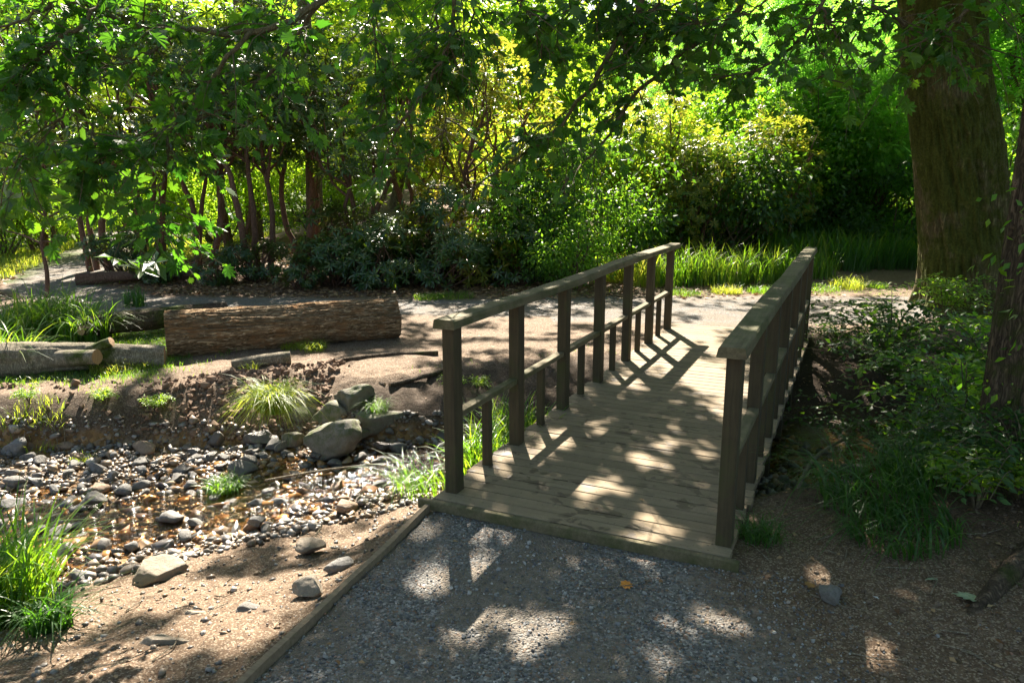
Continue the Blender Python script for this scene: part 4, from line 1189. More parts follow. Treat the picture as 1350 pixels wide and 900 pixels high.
# ---- sun patches picked for the ground; crown leaves are left out along them
def gproj(P3, z0=-.04):
    k = (P3[:, 2] - z0) / SUN.z
    return P3[:, 0] - SUN.x * k, P3[:, 1] - SUN.y * k
SPOTS = []          # sunlit gaps on the ground: (x, y, half width, half depth)
def spot(u_, v_, du, dv, z=-.05):
    p = G(u_, v_, z); a = G(u_ + du, v_, z); b = G(u_, v_ - dv, z)
    SPOTS.append((p[0], p[1], abs(a[0] - p[0]), abs(b[1] - p[1])))
for s_ in [(572, 762, 26, 20), (622, 822, 16, 22), (712, 832, 26, 16), (545, 700, 10, 8), (640, 700, 20, 7), (640, 745, 12, 8), (900, 816, 18, 9), (950, 826, 10, 8), (1085, 762, 18, 5), (1150, 865, 9, 9), (580, 690, 8, 6), (765, 660, 0, 0),
           (850, 700, 12, 5), (870, 868, 9, 5)]:
    if s_[2]: spot(*s_)
for s_ in [(925, 495, 42, 26), (900, 476, 40, 14), (955, 540, 26, 12), (882, 452, 28, 12), (920, 440, 32, 10), (870, 470, 26, 14), (952, 462, 22, 8), (843, 475, 18, 14), (880, 588, 18, 9), (842, 607, 16, 7), (868, 620, 18, 6), (795, 652, 26, 11), (818, 640, 14, 6), (793, 567, 9, 9), (748, 580, 14, 12), (722, 596, 16, 10), (700, 612, 12, 8), (668, 602, 7, 14), (880, 700, 14, 8), (860, 715, 16, 6), (640, 632, 13, 9), (830, 505, 18, 8), (930, 600, 10, 5), (848, 425, 14, 8), (965, 500, 12, 26), (950, 425, 24, 7), (935, 408, 30, 6)]:
    spot(*s_, z=0)
BIG = [(-2.9, 6.6, 2.2, 1.2, .60), (-2.4, 5.0, 2.4, 1.0, .62), (-1.75, 3.35, 1.0, .9, .52), (0, 8.9, 2.6, .8, .55), (3.2, 9.3, 2.5, 1.0, .55), (1.5, 11.6, 5.5, .8, .55), (-5.5, 13.5, 3.5, 3.0, .85), (-9, 14, 3, 4, .8), (-3.5, 10.2, 3, .6, .35), (.2, 7.4, 1.3, .6, .45)]
def lightwant(x, y):
    """share of direct sun the crowns are shaped to leave, by place"""
    w = np.full(x.shape, .04)
    for (a, b, c, d, v) in BIG:
        q = ((x - a) / c) ** 2 + ((y - b) / d) ** 2
        w = np.maximum(w, v * sm(1.25, .75, q))
    w = np.where((x > 1.75) & (y < 8.4), w * .15, w)
    w = np.maximum(w, sm(9.2, 10.2, y) * .55)
    w = np.maximum(w, sm(1.7, 1.3, y) * sm(1.6, 1.0, x) * .62)
    w = np.maximum(w, sm(12.5, 14.5, y) * .8)
    return w

# ---- foreground hanging boughs: they leave high limbs of the near tree and droop into view
def bough(root, base, lines, nm_tw, leafsize, tmpl, mat, rr, r0=.02, dens=26, seg_len=.30, leaf_rate=1.0, name='branch', fol='foliage', twl=(.25, .7), droop=.35):
    mb = MB(); LP = []; LD = []
    for pts, ra, rb in lines:
        C = curve(np.array(pts) - base, 26)
        C[1:-1] += rr.normal(size=(24, 3)) * .008
        mb.add(*tube(C, np.linspace(ra, rb, 26), 7, False))
        L = np.linalg.norm(np.diff(C, axis=0), axis=1).sum()
        for _ in range(int(L * dens)):
            k = rr.integers(3, 26); p = C[k]; tg = C[min(k + 1, 25)] - C[k - 1]; tg /= np.linalg.norm(tg)
            dv = tg * .5 + rr.normal(size=3) * np.array([.8, .8, .45]); dv[2] -= droop * .5; dv /= np.linalg.norm(dv)
            l = rr.uniform(*twl)
            q = p + dv * l + np.array([0, 0, -droop * l * .5])
            mid = (p + q) / 2 + np.array([0, 0, .08 * l]) + rr.normal(size=3) * .03
            tw = curve([p, mid, q], 6)
            mb.add(*tube(tw, np.linspace(.0045, .0015, 6), 4, False))
            for f in np.arange(.25, 1.01, .16 / leaf_rate):
                for sd in (-1, 1):
                    if rr.random() < .12: continue
                    pp = tw[min(int(f * 5), 5)] + rr.normal(size=3) * .015
                    ld = dv * .5 + np.cross(dv, [0, 0, 1]) * sd * .9 + rr.normal(size=3) * .35; ld[2] -= .35
                    LP.append(pp + ld / np.linalg.norm(ld) * .03); LD.append(ld)
    b = mb.build(name, M['twig'], root)
    LP = np.array(LP); LD = np.array(LD)
    lx, ly = gproj(LP + base + LD / np.linalg.norm(LD, axis=1)[:, None] * leafsize * .5); ok = np.ones(len(LP), bool)
    for (a, b_, c, d) in SPOTS: ok &= ((lx - a) / (c + .09)) ** 2 + ((ly - b_) / (d + .09)) ** 2 > 1  # boughs lose leaves that would cover the chosen sun patches
    LP = LP[ok]; LD = LD[ok]; n = len(LP)
    Z = np.array([0, 0, 1.0]) + rr.normal(size=(n, 3)) * .55
    tv = tmpl[0].copy()
    V, F = stamp(tv, tmpl[1], LP, frames(LD, Z), (leafsize * (1 + .3 * rr.normal(size=n)).clip(.45, 1.7))[:, None] * np.stack([np.ones(n), rr.uniform(.65, 1.1, n), rr.uniform(-1, 3.5, n)], -1))
    mesh_obj(fol, V, F, M[mat], b)
    return n
rb = np.random.default_rng(21)
P = PY
top = lambda u, Y: np.array([P(u, 0, Y)[0], Y, P(u, 0, Y)[2] + .9])
def ln(uvY, ra, rb_): return ([P(*q) for q in uvY], ra, rb_)
lim = MB()
hub = ntC[-1] + ntB
hub2 = ntC[int(len(ntC) * .8)] + ntB
# limbs (part of the near tree)
def limb_w(p, q, ra, rb_, wob=.06, sag=.1):
    Vv, Ff = limb(np.array(p) - ntB, np.array(q) - ntB, ra, rb_, rb, 20, 10, wob, sag); lim.add(Vv, Ff)
eA = P(470, -45, 4.6); eB = P(640, -60, 4.8); eC = P(880, -60, 5.2); eD = P(1000, -50, 5.6); eE = P(170, -60, 4.3); eF = P(1130, -60, 5.0)
for e_, ra in ((eA, .07), (eB, .06), (eC, .065), (eD, .06), (eE, .055), (eF, .06)):
    limb_w(hub2 if e_[0] > -.2 else hub, e_, ra, .025)
lim.build('limb', M['dark_bark'], ntree, True)
lines = [ln([(470, -45, 4.6), (425, 0, 4.5), (377, 28, 4.4), (333, 42, 4.3), (290, 44, 4.3), (235, 38, 4.3), (170, 32, 4.3), (110, 5, 4.3), (30, -8, 4.3)], .022, .007),
         ln([(333, 42, 4.3), (300, 77, 4.2), (267, 117, 4.2), (247, 150, 4.15), (230, 167, 4.1), (200, 190, 4.1), (150, 197, 4.1)], .013, .004),
         ln([(425, 0, 4.5), (393, 40, 4.5), (367, 83, 4.4), (343, 107, 4.4), (300, 140, 4.3), (250, 162, 4.3), (200, 170, 4.3)], .012, .004),
         ln([(240, 40, 4.3), (190, 70, 4.2), (120, 95, 4.1), (40, 110, 4.0)], .009, .003),
         ln([(215, 170, 4.2), (222, 200, 4.15), (215, 240, 4.1), (205, 275, 4.1), (215, 300, 4.1)], .007, .002)]
n1 = bough(ntree, ntB, lines, '', .085, LOBED, 'maple_leaf', rb, dens=19, twl=(.2, .55))
lines = [ln([(170, -60, 4.3), (120, 20, 4.1), (70, 60, 4.0), (20, 120, 3.9)], .015, .004), ln([(170, -60, 4.3), (90, -10, 4.2), (20, 30, 4.0), (-60, 60, 4.0)], .012, .004),
         ln([(60, 60, 4.0), (90, 130, 4.0), (60, 180, 3.9), (20, 215, 3.9)], .008, .003), ln([(90, 120, 4.0), (130, 190, 4.0), (135, 240, 3.9)], .007, .002)]
n2 = bough(ntree, ntB, lines, '', .085, LOBED, 'maple_leaf', rb, dens=19, twl=(.2, .5))
lines = [ln([(640, -60, 4.8), (600, 0, 4.8), (592, 60, 4.8), (560, 120, 4.8), (525, 170, 4.8), (505, 220, 4.8)], .015, .004), ln([(640, -60, 4.8), (580, 0, 5), (578, 60, 5), (583, 110, 5), (588, 180, 5)], .01, .003),
         ln([(520, -40, 5), (493, 0, 5), (497, 66, 5), (507, 110, 5), (508, 150, 5), (512, 205, 5)], .010, .003), ln([(640, -60, 4.8), (626, 0, 4.9), (615, 50, 4.9), (595, 80, 4.9)], .01, .004)]
n3 = bough(ntree, ntB, lines, '', .08, LOBED, 'maple_leaf', rb, dens=25, twl=(.2, .5))
lines = [ln([(880, -60, 5.2), (847, 0, 5.2), (833, 30, 5.2), (800, 73, 5.2), (783, 110, 5.2), (750, 150, 5.2), (727, 180, 5.2), (690, 200, 5.2), (650, 230, 5.2), (623, 247, 5.2)], .024, .004),
         ln([(1000, -50, 5.6), (980, 0, 5.5), (960, 30, 5.5), (900, 70, 5.5), (873, 92, 5.5), (843, 117, 5.5), (820, 150, 5.4), (800, 183, 5.4), (777, 207, 5.4), (740, 250, 5.4)], .026, .004),
         ln([(870, -40, 5.2), (866, 5, 5.2), (840, 50, 5.2), (800, 95, 5.1), (740, 150, 5.1), (700, 170, 5.1)], .012, .003)]
n4 = bough(ntree, ntB, lines, '', .08, LOBED, 'maple_leaf', rb, dens=15, twl=(.15, .5))
lines = [ln([(640, -60, 4.8), (680, -5, 4.9), (700, 25, 4.9), (715, 60, 4.9)], .010, .003), ln([(880, -60, 5.2), (800, -20, 5.1), (750, 10, 5.1), (730, 45, 5.0)], .010, .003),
         ln([(880, -60, 5.2), (900, 10, 5.3), (880, 40, 5.3), (870, 70, 5.3)], .010, .003), ln([(1000, -50, 5.6), (930, -10, 5.5), (880, 10, 5.4), (830, 15, 5.4), (780, 30, 5.4)], .010, .003)]
n4b = bough(ntree, ntB, lines, '', .08, LOBED, 'maple_leaf', rb, dens=26, twl=(.15, .5))
lines = [ln([(1130, -60, 5.0), (1080, 10, 5.0), (1050, 60, 5.0), (990, 95, 5.0), (930, 100, 5.0)], .016, .004), ln([(1130, -60, 5.0), (1150, 0, 4.9), (1190, 30, 4.8), (1240, 55, 4.7), (1290, 60, 4.6)], .014, .004),
         ln([(1080, 10, 5.0), (1110, 60, 5.0), (1090, 105, 5.0)], .009, .003), ln([(1050, -30, 5), (980, 20, 5), (920, 30, 5)], .009, .003), ln([(1290, -40, 4.4), (1270, 20, 4.5), (1230, 45, 4.5), (1200, 70, 4.5)], .012, .003)]
n5 = bough(ntree, ntB, lines, '', .085, LOBED, 'maple_leaf', rb, dens=19, twl=(.2, .55))
# ivy leaves and shoots on the near trunk
C = np.array([[3.0 + rb.normal() * .12 - .25, 4.0 + rb.normal() * .1, rb.uniform(.4, 1.7)] for _ in range(50)]) - ntB
V_, F_ = leaves_at(C, 5, .10, .05, LEAF, rb, .4, 1)
mesh_obj('ivy', V_, F_, M['bush_leaf'], ntree)

# ------------------------------------------------------------------ canopy above and beyond the frame, shaped to cast the chosen dappled shade
def canopy_clear(P3, rr, scale=.55, soft=.9):  # drops crown leaves that would shade the wanted sun patches
    gx_, gy_ = gproj(P3)
    w = lightwant(gx_, gy_)
    nz = 1 / (1 + np.exp(-1.7 * fb2(gx_, gy_, 2.6, 71, 3) / .30))
    keep = nz > np.minimum(w * 1.35, .97) * (w > .05)
    for (a, b, c, d) in SPOTS:
        mg = .065 if b < 3.4 else (.035 if c > .09 else .045)
        q = ((gx_ - a) / (c + mg)) ** 2 + ((gy_ - b) / (d + mg)) ** 2
        keep &= q > 1 + .55 * fb2(gx_, gy_, 8, 5, 2)
    return keep
rc = np.random.default_rng(5)
def canopy(root, base, foot, n, zr, mat='canopy_leaf', size=.12, name='crown', trunk_top=None, limbs=16):
    """leafy twigs added towards the sun to cast shade; foot = (x0,x1,y0,y1) of ground it shades"""
    N = int(n * 1.9) // 16
    gx_ = rc.uniform(foot[0], foot[1], N); gy_ = rc.uniform(foot[2], foot[3], N); z = rc.uniform(zr[0], zr[1], N)
    k = z / SUN.z
    C = np.stack([gx_ + SUN.x * k, gy_ + SUN.y * k, z], -1)
    c = np.repeat(C, 16, 0); off = rc.normal(size=c.shape) * np.array([.30, .30, .16])
    P3 = c + off
    keep = canopy_clear(P3, rc)
    P3 = P3[keep]; off = off[keep]
    X = off + rc.normal(size=P3.shape) * .2; X[:, 2] -= .1
    Z = np.array([0, 0, 1.0]) + rc.normal(size=P3.shape) * .35 + np.array(SUN) * .6
    V, F = stamp(LEAF[0] * np.array([1, 1.25, 1]), LEAF[1], P3 - base, frames(X, Z), size * (1 + .25 * rc.normal(size=len(P3))).clip(.5, 1.5))
    mesh_obj(name, V, F, M[mat], root)
    if trunk_top is not None:
        mb = MB()
        for q in C[rc.choice(len(C), limbs, replace=False)]:
            a_ = np.asarray(trunk_top)
            Vl, Fl = limb(a_ - base, q - base, .05, .008, rc, 12, 6, .10, .05)
            lx, ly = gproj(Vl + base)
            if (lightwant(lx, ly) > .3).mean() > .3: continue
            if any((((lx - a) / (c + .05)) ** 2 + ((ly - b) / (d + .05)) ** 2).min() < 1 for (a, b, c, d) in SPOTS): continue
            mb.add(Vl, Fl)
        if mb.n: mb.build('limb', M['dark_bark'], root, True)
    return len(P3)
oak_top = oakC[-40] + oakB
c1 = canopy(oak, oakB, (-.3, 9.5, 5.5, 11.3), 12500, (6.4, 8.8), trunk_top=oak_top, limbs=26)
c2 = canopy(oak, oakB, (-.3, 8.5, .0, 5.5), 23000, (5.0, 7.2), trunk_top=oak_top, limbs=12, name='crown')

def roof(root, base, box_, n, size=.14):  # unseen leaf layer added overhead to deepen the shade
    N = n // 16
    C = np.stack([rc.uniform(box_[0], box_[1], N), rc.uniform(box_[2], box_[3], N), rc.uniform(box_[4], box_[5], N)], -1)
    c = np.repeat(C, 16, 0); off = rc.normal(size=c.shape) * np.array([.35, .35, .15]); P3 = c + off
    P3_ok = canopy_clear(P3, rc) | (gproj(P3)[1] < 1.5); P3 = P3[P3_ok]; off = off[P3_ok]
    X = off + rc.normal(size=P3.shape) * .2; Z = np.array([0, 0, 1.0]) + rc.normal(size=P3.shape) * .35
    V, F = stamp(LEAF[0] * np.array([1, 1.25, 1]), LEAF[1], P3 - base, frames(X, Z), size * (1 + .25 * rc.normal(size=len(P3))).clip(.5, 1.5))
    mesh_obj('crown', V, F, M['canopy_leaf'], root)
roof(ntree, ntB, (1.6, 8, -2, 8.5, 5.5, 7.5), 16000)
roof(ntree, ntB, (-6, 1.6, -4, 1.0, 5.5, 7.5), 9000)

def tall_tree(name, x, y, h, r_, label, foot, n, zr, mat='canopy_leaf', lean=(0, 0), bark_='far_bark'):  # added tree; its crown is shaped to shade the given ground
    base = np.array([x, y, H(x, y) - .1]); root = empty(name, base); tag(root, label, 'tree')
    pts = [np.zeros(3), np.array([.05, 0, h * .3]), np.array([lean[0] * .5, lean[1] * .5, h * .65]), np.array([lean[0], lean[1], h])]
    Vt, Ft = tube(curve(pts, 26), np.linspace(r_, r_ * .35, 26), 16, False); mesh_obj('trunk', Vt, Ft, M[bark_], root, True)
    canopy(root, base, foot, n, zr, mat, trunk_top=base + pts[2] + np.array([0, 0, .5]), limbs=18)
    return root
tall_tree('shade_tree', -4.35, 16.8, 10, .2, 'tall straight trunk added deep in the rhododendron grove to carry shade leaves', (-8, -.3, 3.0, 11.3), 11000, (6.4, 9.0))
tall_tree('shade_tree', -6.6, 19.5, 11, .22, 'taller trunk added farther back at the left of the grove to carry shade leaves', (-8, -.3, -1.0, 4.2), 11000, (7.0, 10))

# ------------------------------------------------------------------ rhododendrons
def rhodo_tree(seed, h=4.6, rx=2.0, nwh=620, stems=3, mat='rhodo_leaf', size=.17, low=.9):
    rr = np.random.default_rng(seed); root = empty('rhododendron_tree')
    C = crown_pts(nwh, rx, rx * .8, (h - low) / 2 * 1.1, rr, .35, .9, .0, seed)
    C[:, 2] += low + (h - low) / 2
    mb = MB()
    for k in range(stems):
        a = 6.283 * k / stems + rr.uniform(-.4, .4); b0 = np.array([.16 * math.cos(a), .16 * math.sin(a), -.1])
        sp = rr.uniform(.3, .8)
        m1 = np.array([math.cos(a) * sp * .5 + rr.normal() * .12, math.sin(a) * sp * .5 + rr.normal() * .12, h * .22])
        m2 = np.array([math.cos(a) * sp * .8 + rr.normal() * .2, math.sin(a) * sp * .8 + rr.normal() * .2, h * .45])
        tp = np.array([math.cos(a) * sp * 1.6 + rr.normal() * .2, math.sin(a) * sp * 1.6 + rr.normal() * .2, h * .72])
        cc = curve([b0, m1, m2, tp], 18); cc[1:-1] += rr.normal(size=(16, 3)) * .014
        mb.add(*tube(cc, np.linspace(rr.uniform(.04, .085), .02, 18), 10, False))
        near = C[np.argsort(((C[:, :2] - tp[:2]) ** 2).sum(1))[:60]]
        for q in near[rr.choice(len(near), 9, replace=False)]:
            s0 = cc[rr.integers(8, 18)]
            mb.add(*limb(s0, q, .028, .008, rr, 8, 5, .16))
    mb.build('trunk', M['rhodo_bark'], root, True)
    D = C - np.array([0, 0, h * .35]); D /= np.linalg.norm(D, axis=1)[:, None]; D = D + rr.normal(size=D.shape) * .45 + np.array([0, 0, .25])
    V, F = whorls(C, D, 8, size, rr)
    mesh_obj('crown', V, F, M[mat], root)
    return root
RT = [rhodo_tree(1, 4.6, 2.0, 500, 3, low=1.7), rhodo_tree(2, 5.0, 1.9, 480, 3, low=2.0), rhodo_tree(3, 4.4, 2.2, 520, 4, low=1.6)]
# place: (u at base, Y, variant, rot, scale, label)
rp = [(128, 14.4, 0, .3, 1.05, 'rhododendron tree with leaning stems at the left end of the grove'), (205, 15.2, 1, 1.2, 1.0, 'rhododendron tree second from the left end of the grove'), (268, 14.0, 2, 2.6, 1.05, 'rhododendron tree with thick twisted stems left of the log centre'),
      (343, 13.4, 1, 4.0, .98, 'rhododendron tree with one clear pinkish stem above the log'), (405, 15.0, 0, 5.0, 1.1, 'rhododendron tree behind and right of the clear pinkish stem'), (472, 14.2, 2, 1.0, .95, 'rhododendron tree above the right end of the log'),
      (545, 15.4, 0, 3.0, 1.0, 'dark rhododendron tree behind the low glossy shrubs'), (60, 17.5, 2, .4, 1.1, 'rhododendron tree farther back at the left edge'), (310, 17.5, 0, 2.2, 1.15, 'rhododendron tree deep in the middle of the grove')]
used = set()
def place(proto, x, y, rz, sc_, label, cat, group=None, z=None, used=used):
    o = proto if proto.name not in used else copy_tree(proto)
    used.add(proto.name)
    o.location = (x, y, (H(x, y) if z is None else z)); o.rotation_euler = (0, 0, rz)
    o.scale = (sc_, sc_, sc_) if np.isscalar(sc_) else sc_
    return tag(o, label, cat, group)
for (u_, Y, k, rz, s_, lab) in rp:
    place(RT[k], (u_ - 675) / 994 * Y, Y, rz, s_, lab, 'rhododendron', 'rhododendron trees in the grove behind the log')
# yellowish tall one in the middle
ry = rhodo_tree(9, 3.9, 1.7, 620, 4, 'rhodo_yellow', .17, .5)
place(ry, (640 - 675) / 994 * 14.2, 14.6, 0, 1.0, 'large domed rhododendron with yellow young leaves at centre', 'rhododendron')
place(ry, (862 - 675) / 994 * 15.5, 16.2, 2.2, .85, 'rhododendron with glowing yellow leaves right of centre', 'rhododendron')
place(ry, (1010 - 675) / 994 * 15.6, 15.6, 4.1, .72, 'rhododendron with yellow tips over the right handrail', 'rhododendron')
place(ry, (925 - 675) / 994 * 14.6, 14.9, 1.1, .60, 'smaller rhododendron with yellow tips above the tall grass', 'rhododendron')
def rhodo_shrub(seed, h=1.0, rx=.9, nwh=200, mat='rhodo_leaf', size=.15):
    rr = np.random.default_rng(seed); root = empty('rhododendron_shrub')
    C = crown_pts(nwh, rx, rx * .8, h * .55, rr, .45, 1.6, -.1, seed); C[:, 2] += h * .55
    C = C[C[:, 2] > .05]
    mb = MB()
    for q in C[rr.choice(len(C), min(len(C), 34), replace=False)]:
        mb.add(*limb(np.array([rr.normal() * .06, rr.normal() * .06, -.05]), q, .02, .006, rr, 8, 5, .14))
    mb.build('stem', M['rhodo_bark'], root, True)
    D = C - np.array([0, 0, h * .1]); D = D / np.linalg.norm(D, axis=1)[:, None] + rr.normal(size=D.shape) * .35 + np.array([0, 0, .4])
    V, F = whorls(C, D, 8, size, rr); mesh_obj('foliage', V, F, M[mat], root)
    return root
RS = [rhodo_shrub(31), rhodo_shrub(32, .8, .8, 160), rhodo_shrub(33, 1.2, 1.0, 240), rhodo_shrub(34, .9, .8, 170, 'rhodo_yellow', .14)]
rs = [(395, 11.9, 1, .6, 'small glossy rhododendron shrub above the middle of the log'), (440, 12.3, 0, .85, 'glossy rhododendron shrub above the right part of the log'), (500, 12.1, 1, .95, 'glossy rhododendron shrub just past the end of the log'), (545, 12.6, 2, .95, 'taller glossy shrub behind the ones past the log'),
      (585, 12.2, 0, .95, 'glossy shrub near the first railing bay'), (630, 12.4, 3, .95, 'shrub with reddish yellow young leaves above the railing'), (675, 12.6, 2, .9, 'glossy shrub right of the yellow leaved one'), (690, 13.6, 2, 1.2, 'taller dark shrub behind the railing'),
      (205, 12.6, 1, .55, 'little rhododendron sapling growing in the litter'), (282, 12.4, 1, .6, 'small rhododendron standing before the thick stems'), (335, 12.9, 0, .7, 'dark rhododendron shrub at the foot of the pinkish stem'), (160, 13.4, 0, .8, 'dark rhododendron shrub over the pink log'), (470, 13.2, 2, 1.1, 'dark tall shrub in shade above the log end'),
      (610, 13.4, 2, 1.3, 'dark tall shrub in the central shade')]
for k, (u_, Y, j, s_, lab) in enumerate(rs):
    place(RS[j], (u_ - 675) / 994 * Y, Y, k * 1.3, s_, lab, 'shrub', 'rhododendron shrubs along the far path')

# ------------------------------------------------------------------ leafy bushes and trees
def leafy(name, seed, h, rx, ncl, nper, size, mat, low=.1, tmpl=LEAF, crad=.22, stem=.035, nstem=14, thr=-.12, nsc=1.4, barkm='twig', up=.6, hollow=.5, ry=None, droop=.25, trunk=False):
    rr = np.random.default_rng(seed); root = empty(name)
    rz = (h - low) / 2
    C = crown_pts(ncl, rx, ry or rx * .85, rz, rr, hollow, nsc / max(rx, .5), thr, seed); C[:, 2] += low + rz
    C = C[C[:, 2] > .03]
    mb = MB()
    if trunk:
        tp = np.array([rr.normal() * .1 * h * .3, rr.normal() * .1 * h * .3, h * .8])
        cc = curve([np.array([0, 0, -.2]), np.array([rr.normal() * .04 * h, 0, h * .3]), np.array([tp[0] * .6, tp[1] * .6, h * .55]), tp], 20)
        Vt, Ft = tube(cc, np.linspace(stem, stem * .25, 20), 12, False); mesh_obj('trunk', Vt, Ft, M[barkm], root, True)
        for q in C[rr.choice(len(C), nstem, replace=False)]:
            k = int(np.clip((q[2] / h - .25) * 20, 3, 16)); s0 = cc[k]
            mb.add(*limb(s0, q, stem * .35, stem * .06, rr, 8, 5, .1, .05))
        mb.build('limb', M[barkm], root, True)
    else:
        for q in C[rr.choice(len(C), min(len(C), nstem), replace=False)]:
            mb.add(*limb(np.array([rr.normal() * .08, rr.normal() * .08, -.05]), q, stem, stem * .2, rr, 9, 5, .12))
        mb.build('stem', M[barkm], root, True)
    V, F = leaves_at(C, nper, crad, size, tmpl, rr, up, .7, droop)
    mesh_obj('crown' if trunk else 'foliage', V, F, M[mat], root)
    return root
B1 = leafy('bush', 51, 1.5, .95, 240, 22, .055, 'bush_leaf', .05)
B2 = leafy('bush', 52, 3.2, 1.6, 420, 26, .085, 'bush_leaf', .1, crad=.28)
B3 = leafy('bush', 53, 3.0, 1.5, 420, 26, .085, 'bright_leaf', .1, crad=.28)
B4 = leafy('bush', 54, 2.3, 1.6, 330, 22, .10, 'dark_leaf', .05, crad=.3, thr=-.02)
B5 = leafy('bush', 55, 3.6, 1.7, 380, 24, .11, 'bush_leaf', .1, crad=.34, thr=.0)
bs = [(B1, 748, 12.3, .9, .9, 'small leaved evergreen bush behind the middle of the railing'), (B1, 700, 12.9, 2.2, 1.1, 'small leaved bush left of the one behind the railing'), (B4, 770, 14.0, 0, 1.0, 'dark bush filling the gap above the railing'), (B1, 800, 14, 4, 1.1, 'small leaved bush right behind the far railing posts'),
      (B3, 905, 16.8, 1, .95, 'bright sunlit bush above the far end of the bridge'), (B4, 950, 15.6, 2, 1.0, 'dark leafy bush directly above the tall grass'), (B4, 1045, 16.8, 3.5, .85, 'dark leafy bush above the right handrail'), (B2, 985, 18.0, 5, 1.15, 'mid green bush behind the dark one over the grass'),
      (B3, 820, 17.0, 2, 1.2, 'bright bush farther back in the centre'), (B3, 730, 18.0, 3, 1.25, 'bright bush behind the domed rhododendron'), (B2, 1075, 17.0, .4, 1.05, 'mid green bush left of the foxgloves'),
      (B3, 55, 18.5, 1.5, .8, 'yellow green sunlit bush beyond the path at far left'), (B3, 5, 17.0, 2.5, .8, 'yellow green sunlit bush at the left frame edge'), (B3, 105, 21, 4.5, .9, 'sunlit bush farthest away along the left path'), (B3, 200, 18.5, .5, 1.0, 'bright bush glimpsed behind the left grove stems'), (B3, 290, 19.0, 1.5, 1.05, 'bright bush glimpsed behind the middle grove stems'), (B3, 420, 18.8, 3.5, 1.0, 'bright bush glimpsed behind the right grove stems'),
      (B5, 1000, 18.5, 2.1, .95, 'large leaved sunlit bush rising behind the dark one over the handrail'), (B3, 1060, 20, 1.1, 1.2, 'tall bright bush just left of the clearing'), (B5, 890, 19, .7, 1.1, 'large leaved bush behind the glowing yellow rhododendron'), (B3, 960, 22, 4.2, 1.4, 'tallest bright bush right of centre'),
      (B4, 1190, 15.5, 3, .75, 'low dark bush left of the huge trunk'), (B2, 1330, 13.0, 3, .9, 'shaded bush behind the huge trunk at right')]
for k, (pr, u_, Y, rz, s_, lab) in enumerate(bs):
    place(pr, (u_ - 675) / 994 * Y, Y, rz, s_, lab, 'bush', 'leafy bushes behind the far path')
# background trees
T1 = leafy('broadleaf_tree', 61, 11, 4.2, 760, 22, .26, 'bush_leaf', 1.2, crad=.7, stem=.26, nstem=40, trunk=True, barkm='far_bark', hollow=.45)
T2 = leafy('broadleaf_tree', 62, 12, 4.0, 760, 22, .26, 'dark_leaf', .8, crad=.7, stem=.28, nstem=40, trunk=True, barkm='far_bark', hollow=.45)
T3 = leafy('feathery_tree', 63, 10, 3.2, 520, 11, .55, 'fir_leaf', .4, tmpl=SPRAY, crad=.5, stem=.2, nstem=50, trunk=True, barkm='rhodo_bark', hollow=.3, up=.8, droop=.3)
T4 = leafy('broadleaf_tree', 64, 10, 3.8, 800, 22, .24, 'bright_leaf', .8, crad=.65, stem=.22, nstem=40, trunk=True, barkm='far_bark', hollow=.45)
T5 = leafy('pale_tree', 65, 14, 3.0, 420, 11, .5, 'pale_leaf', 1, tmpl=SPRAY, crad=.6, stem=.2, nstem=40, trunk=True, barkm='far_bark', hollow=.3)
ts = [(T4, 690, 33, 2.2, .85, 'bright tree at the left side of the sky gap'), (T3, 1150, 16.5, 2.6, .42, 'small feathery tree at the edge of the clearing'), (T3, 1060, 18.5, .9, .62, 'middle sized feathery tree above the right handrail'), (T3, 905, 21, 5, .55, 'feathery tree rising over the glowing yellow leaves'), (T3, 1110, 22, 0, .60, 'feathery green tree above the foxgloves'), (T3, 1010, 25, 2, .66, 'feathery green tree left of the one above the foxgloves'), (T3, 1330, 18, 3.4, .95, 'feathery tree seen right of the huge trunk'), (T3, 1180, 28, 1.1, .78, 'feathery tree seen just left of the huge trunk'),
      (T4, 520, 26, 1, .9, 'bright green tree above the central rhododendron, left side'), (T4, 930, 34, 3, .9, 'bright green tree top right of centre'), (T1, 450, 33, 2, 1.0, 'mid green tree behind the right end of the grove'), (T1, 160, 35, 4, 1.0, 'mid green tree behind the left end of the grove'),
      (T4, 270, 37, 5, 1.0, 'bright tree far behind the grove stems'), (T1, -60, 22, 1, .95, 'mid green tree at the far left edge'), (T2, 1270, 42, 2, 1.1, 'dark broad tree behind the huge trunk'), (T2, 1420, 24, .5, 1.0, 'dark broad tree at the far right edge'),
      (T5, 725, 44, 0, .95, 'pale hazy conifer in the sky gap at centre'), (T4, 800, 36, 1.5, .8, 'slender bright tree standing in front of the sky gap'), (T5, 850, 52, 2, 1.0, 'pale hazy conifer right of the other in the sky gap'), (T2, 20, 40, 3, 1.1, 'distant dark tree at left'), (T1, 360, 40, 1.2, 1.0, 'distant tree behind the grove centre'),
      (T2, 560, 44, 3, 1.0, 'distant dark tree left of the sky gap'), (T1, 960, 42, 5, .95, 'distant tree right of the sky gap'), (T2, 1100, 44, .6, 1.2, 'distant dark tree behind the feathery trees'), (T1, 1500, 34, 2.2, 1.2, 'distant tree beyond the right edge'), (T1, -200, 34, 3, 1.2, 'distant tree beyond the left edge')]
for k, (pr, u_, Y, rz, s_, lab) in enumerate(ts):
    place(pr, (u_ - 675) / 994 * Y, Y, rz, s_, lab, 'tree', None)
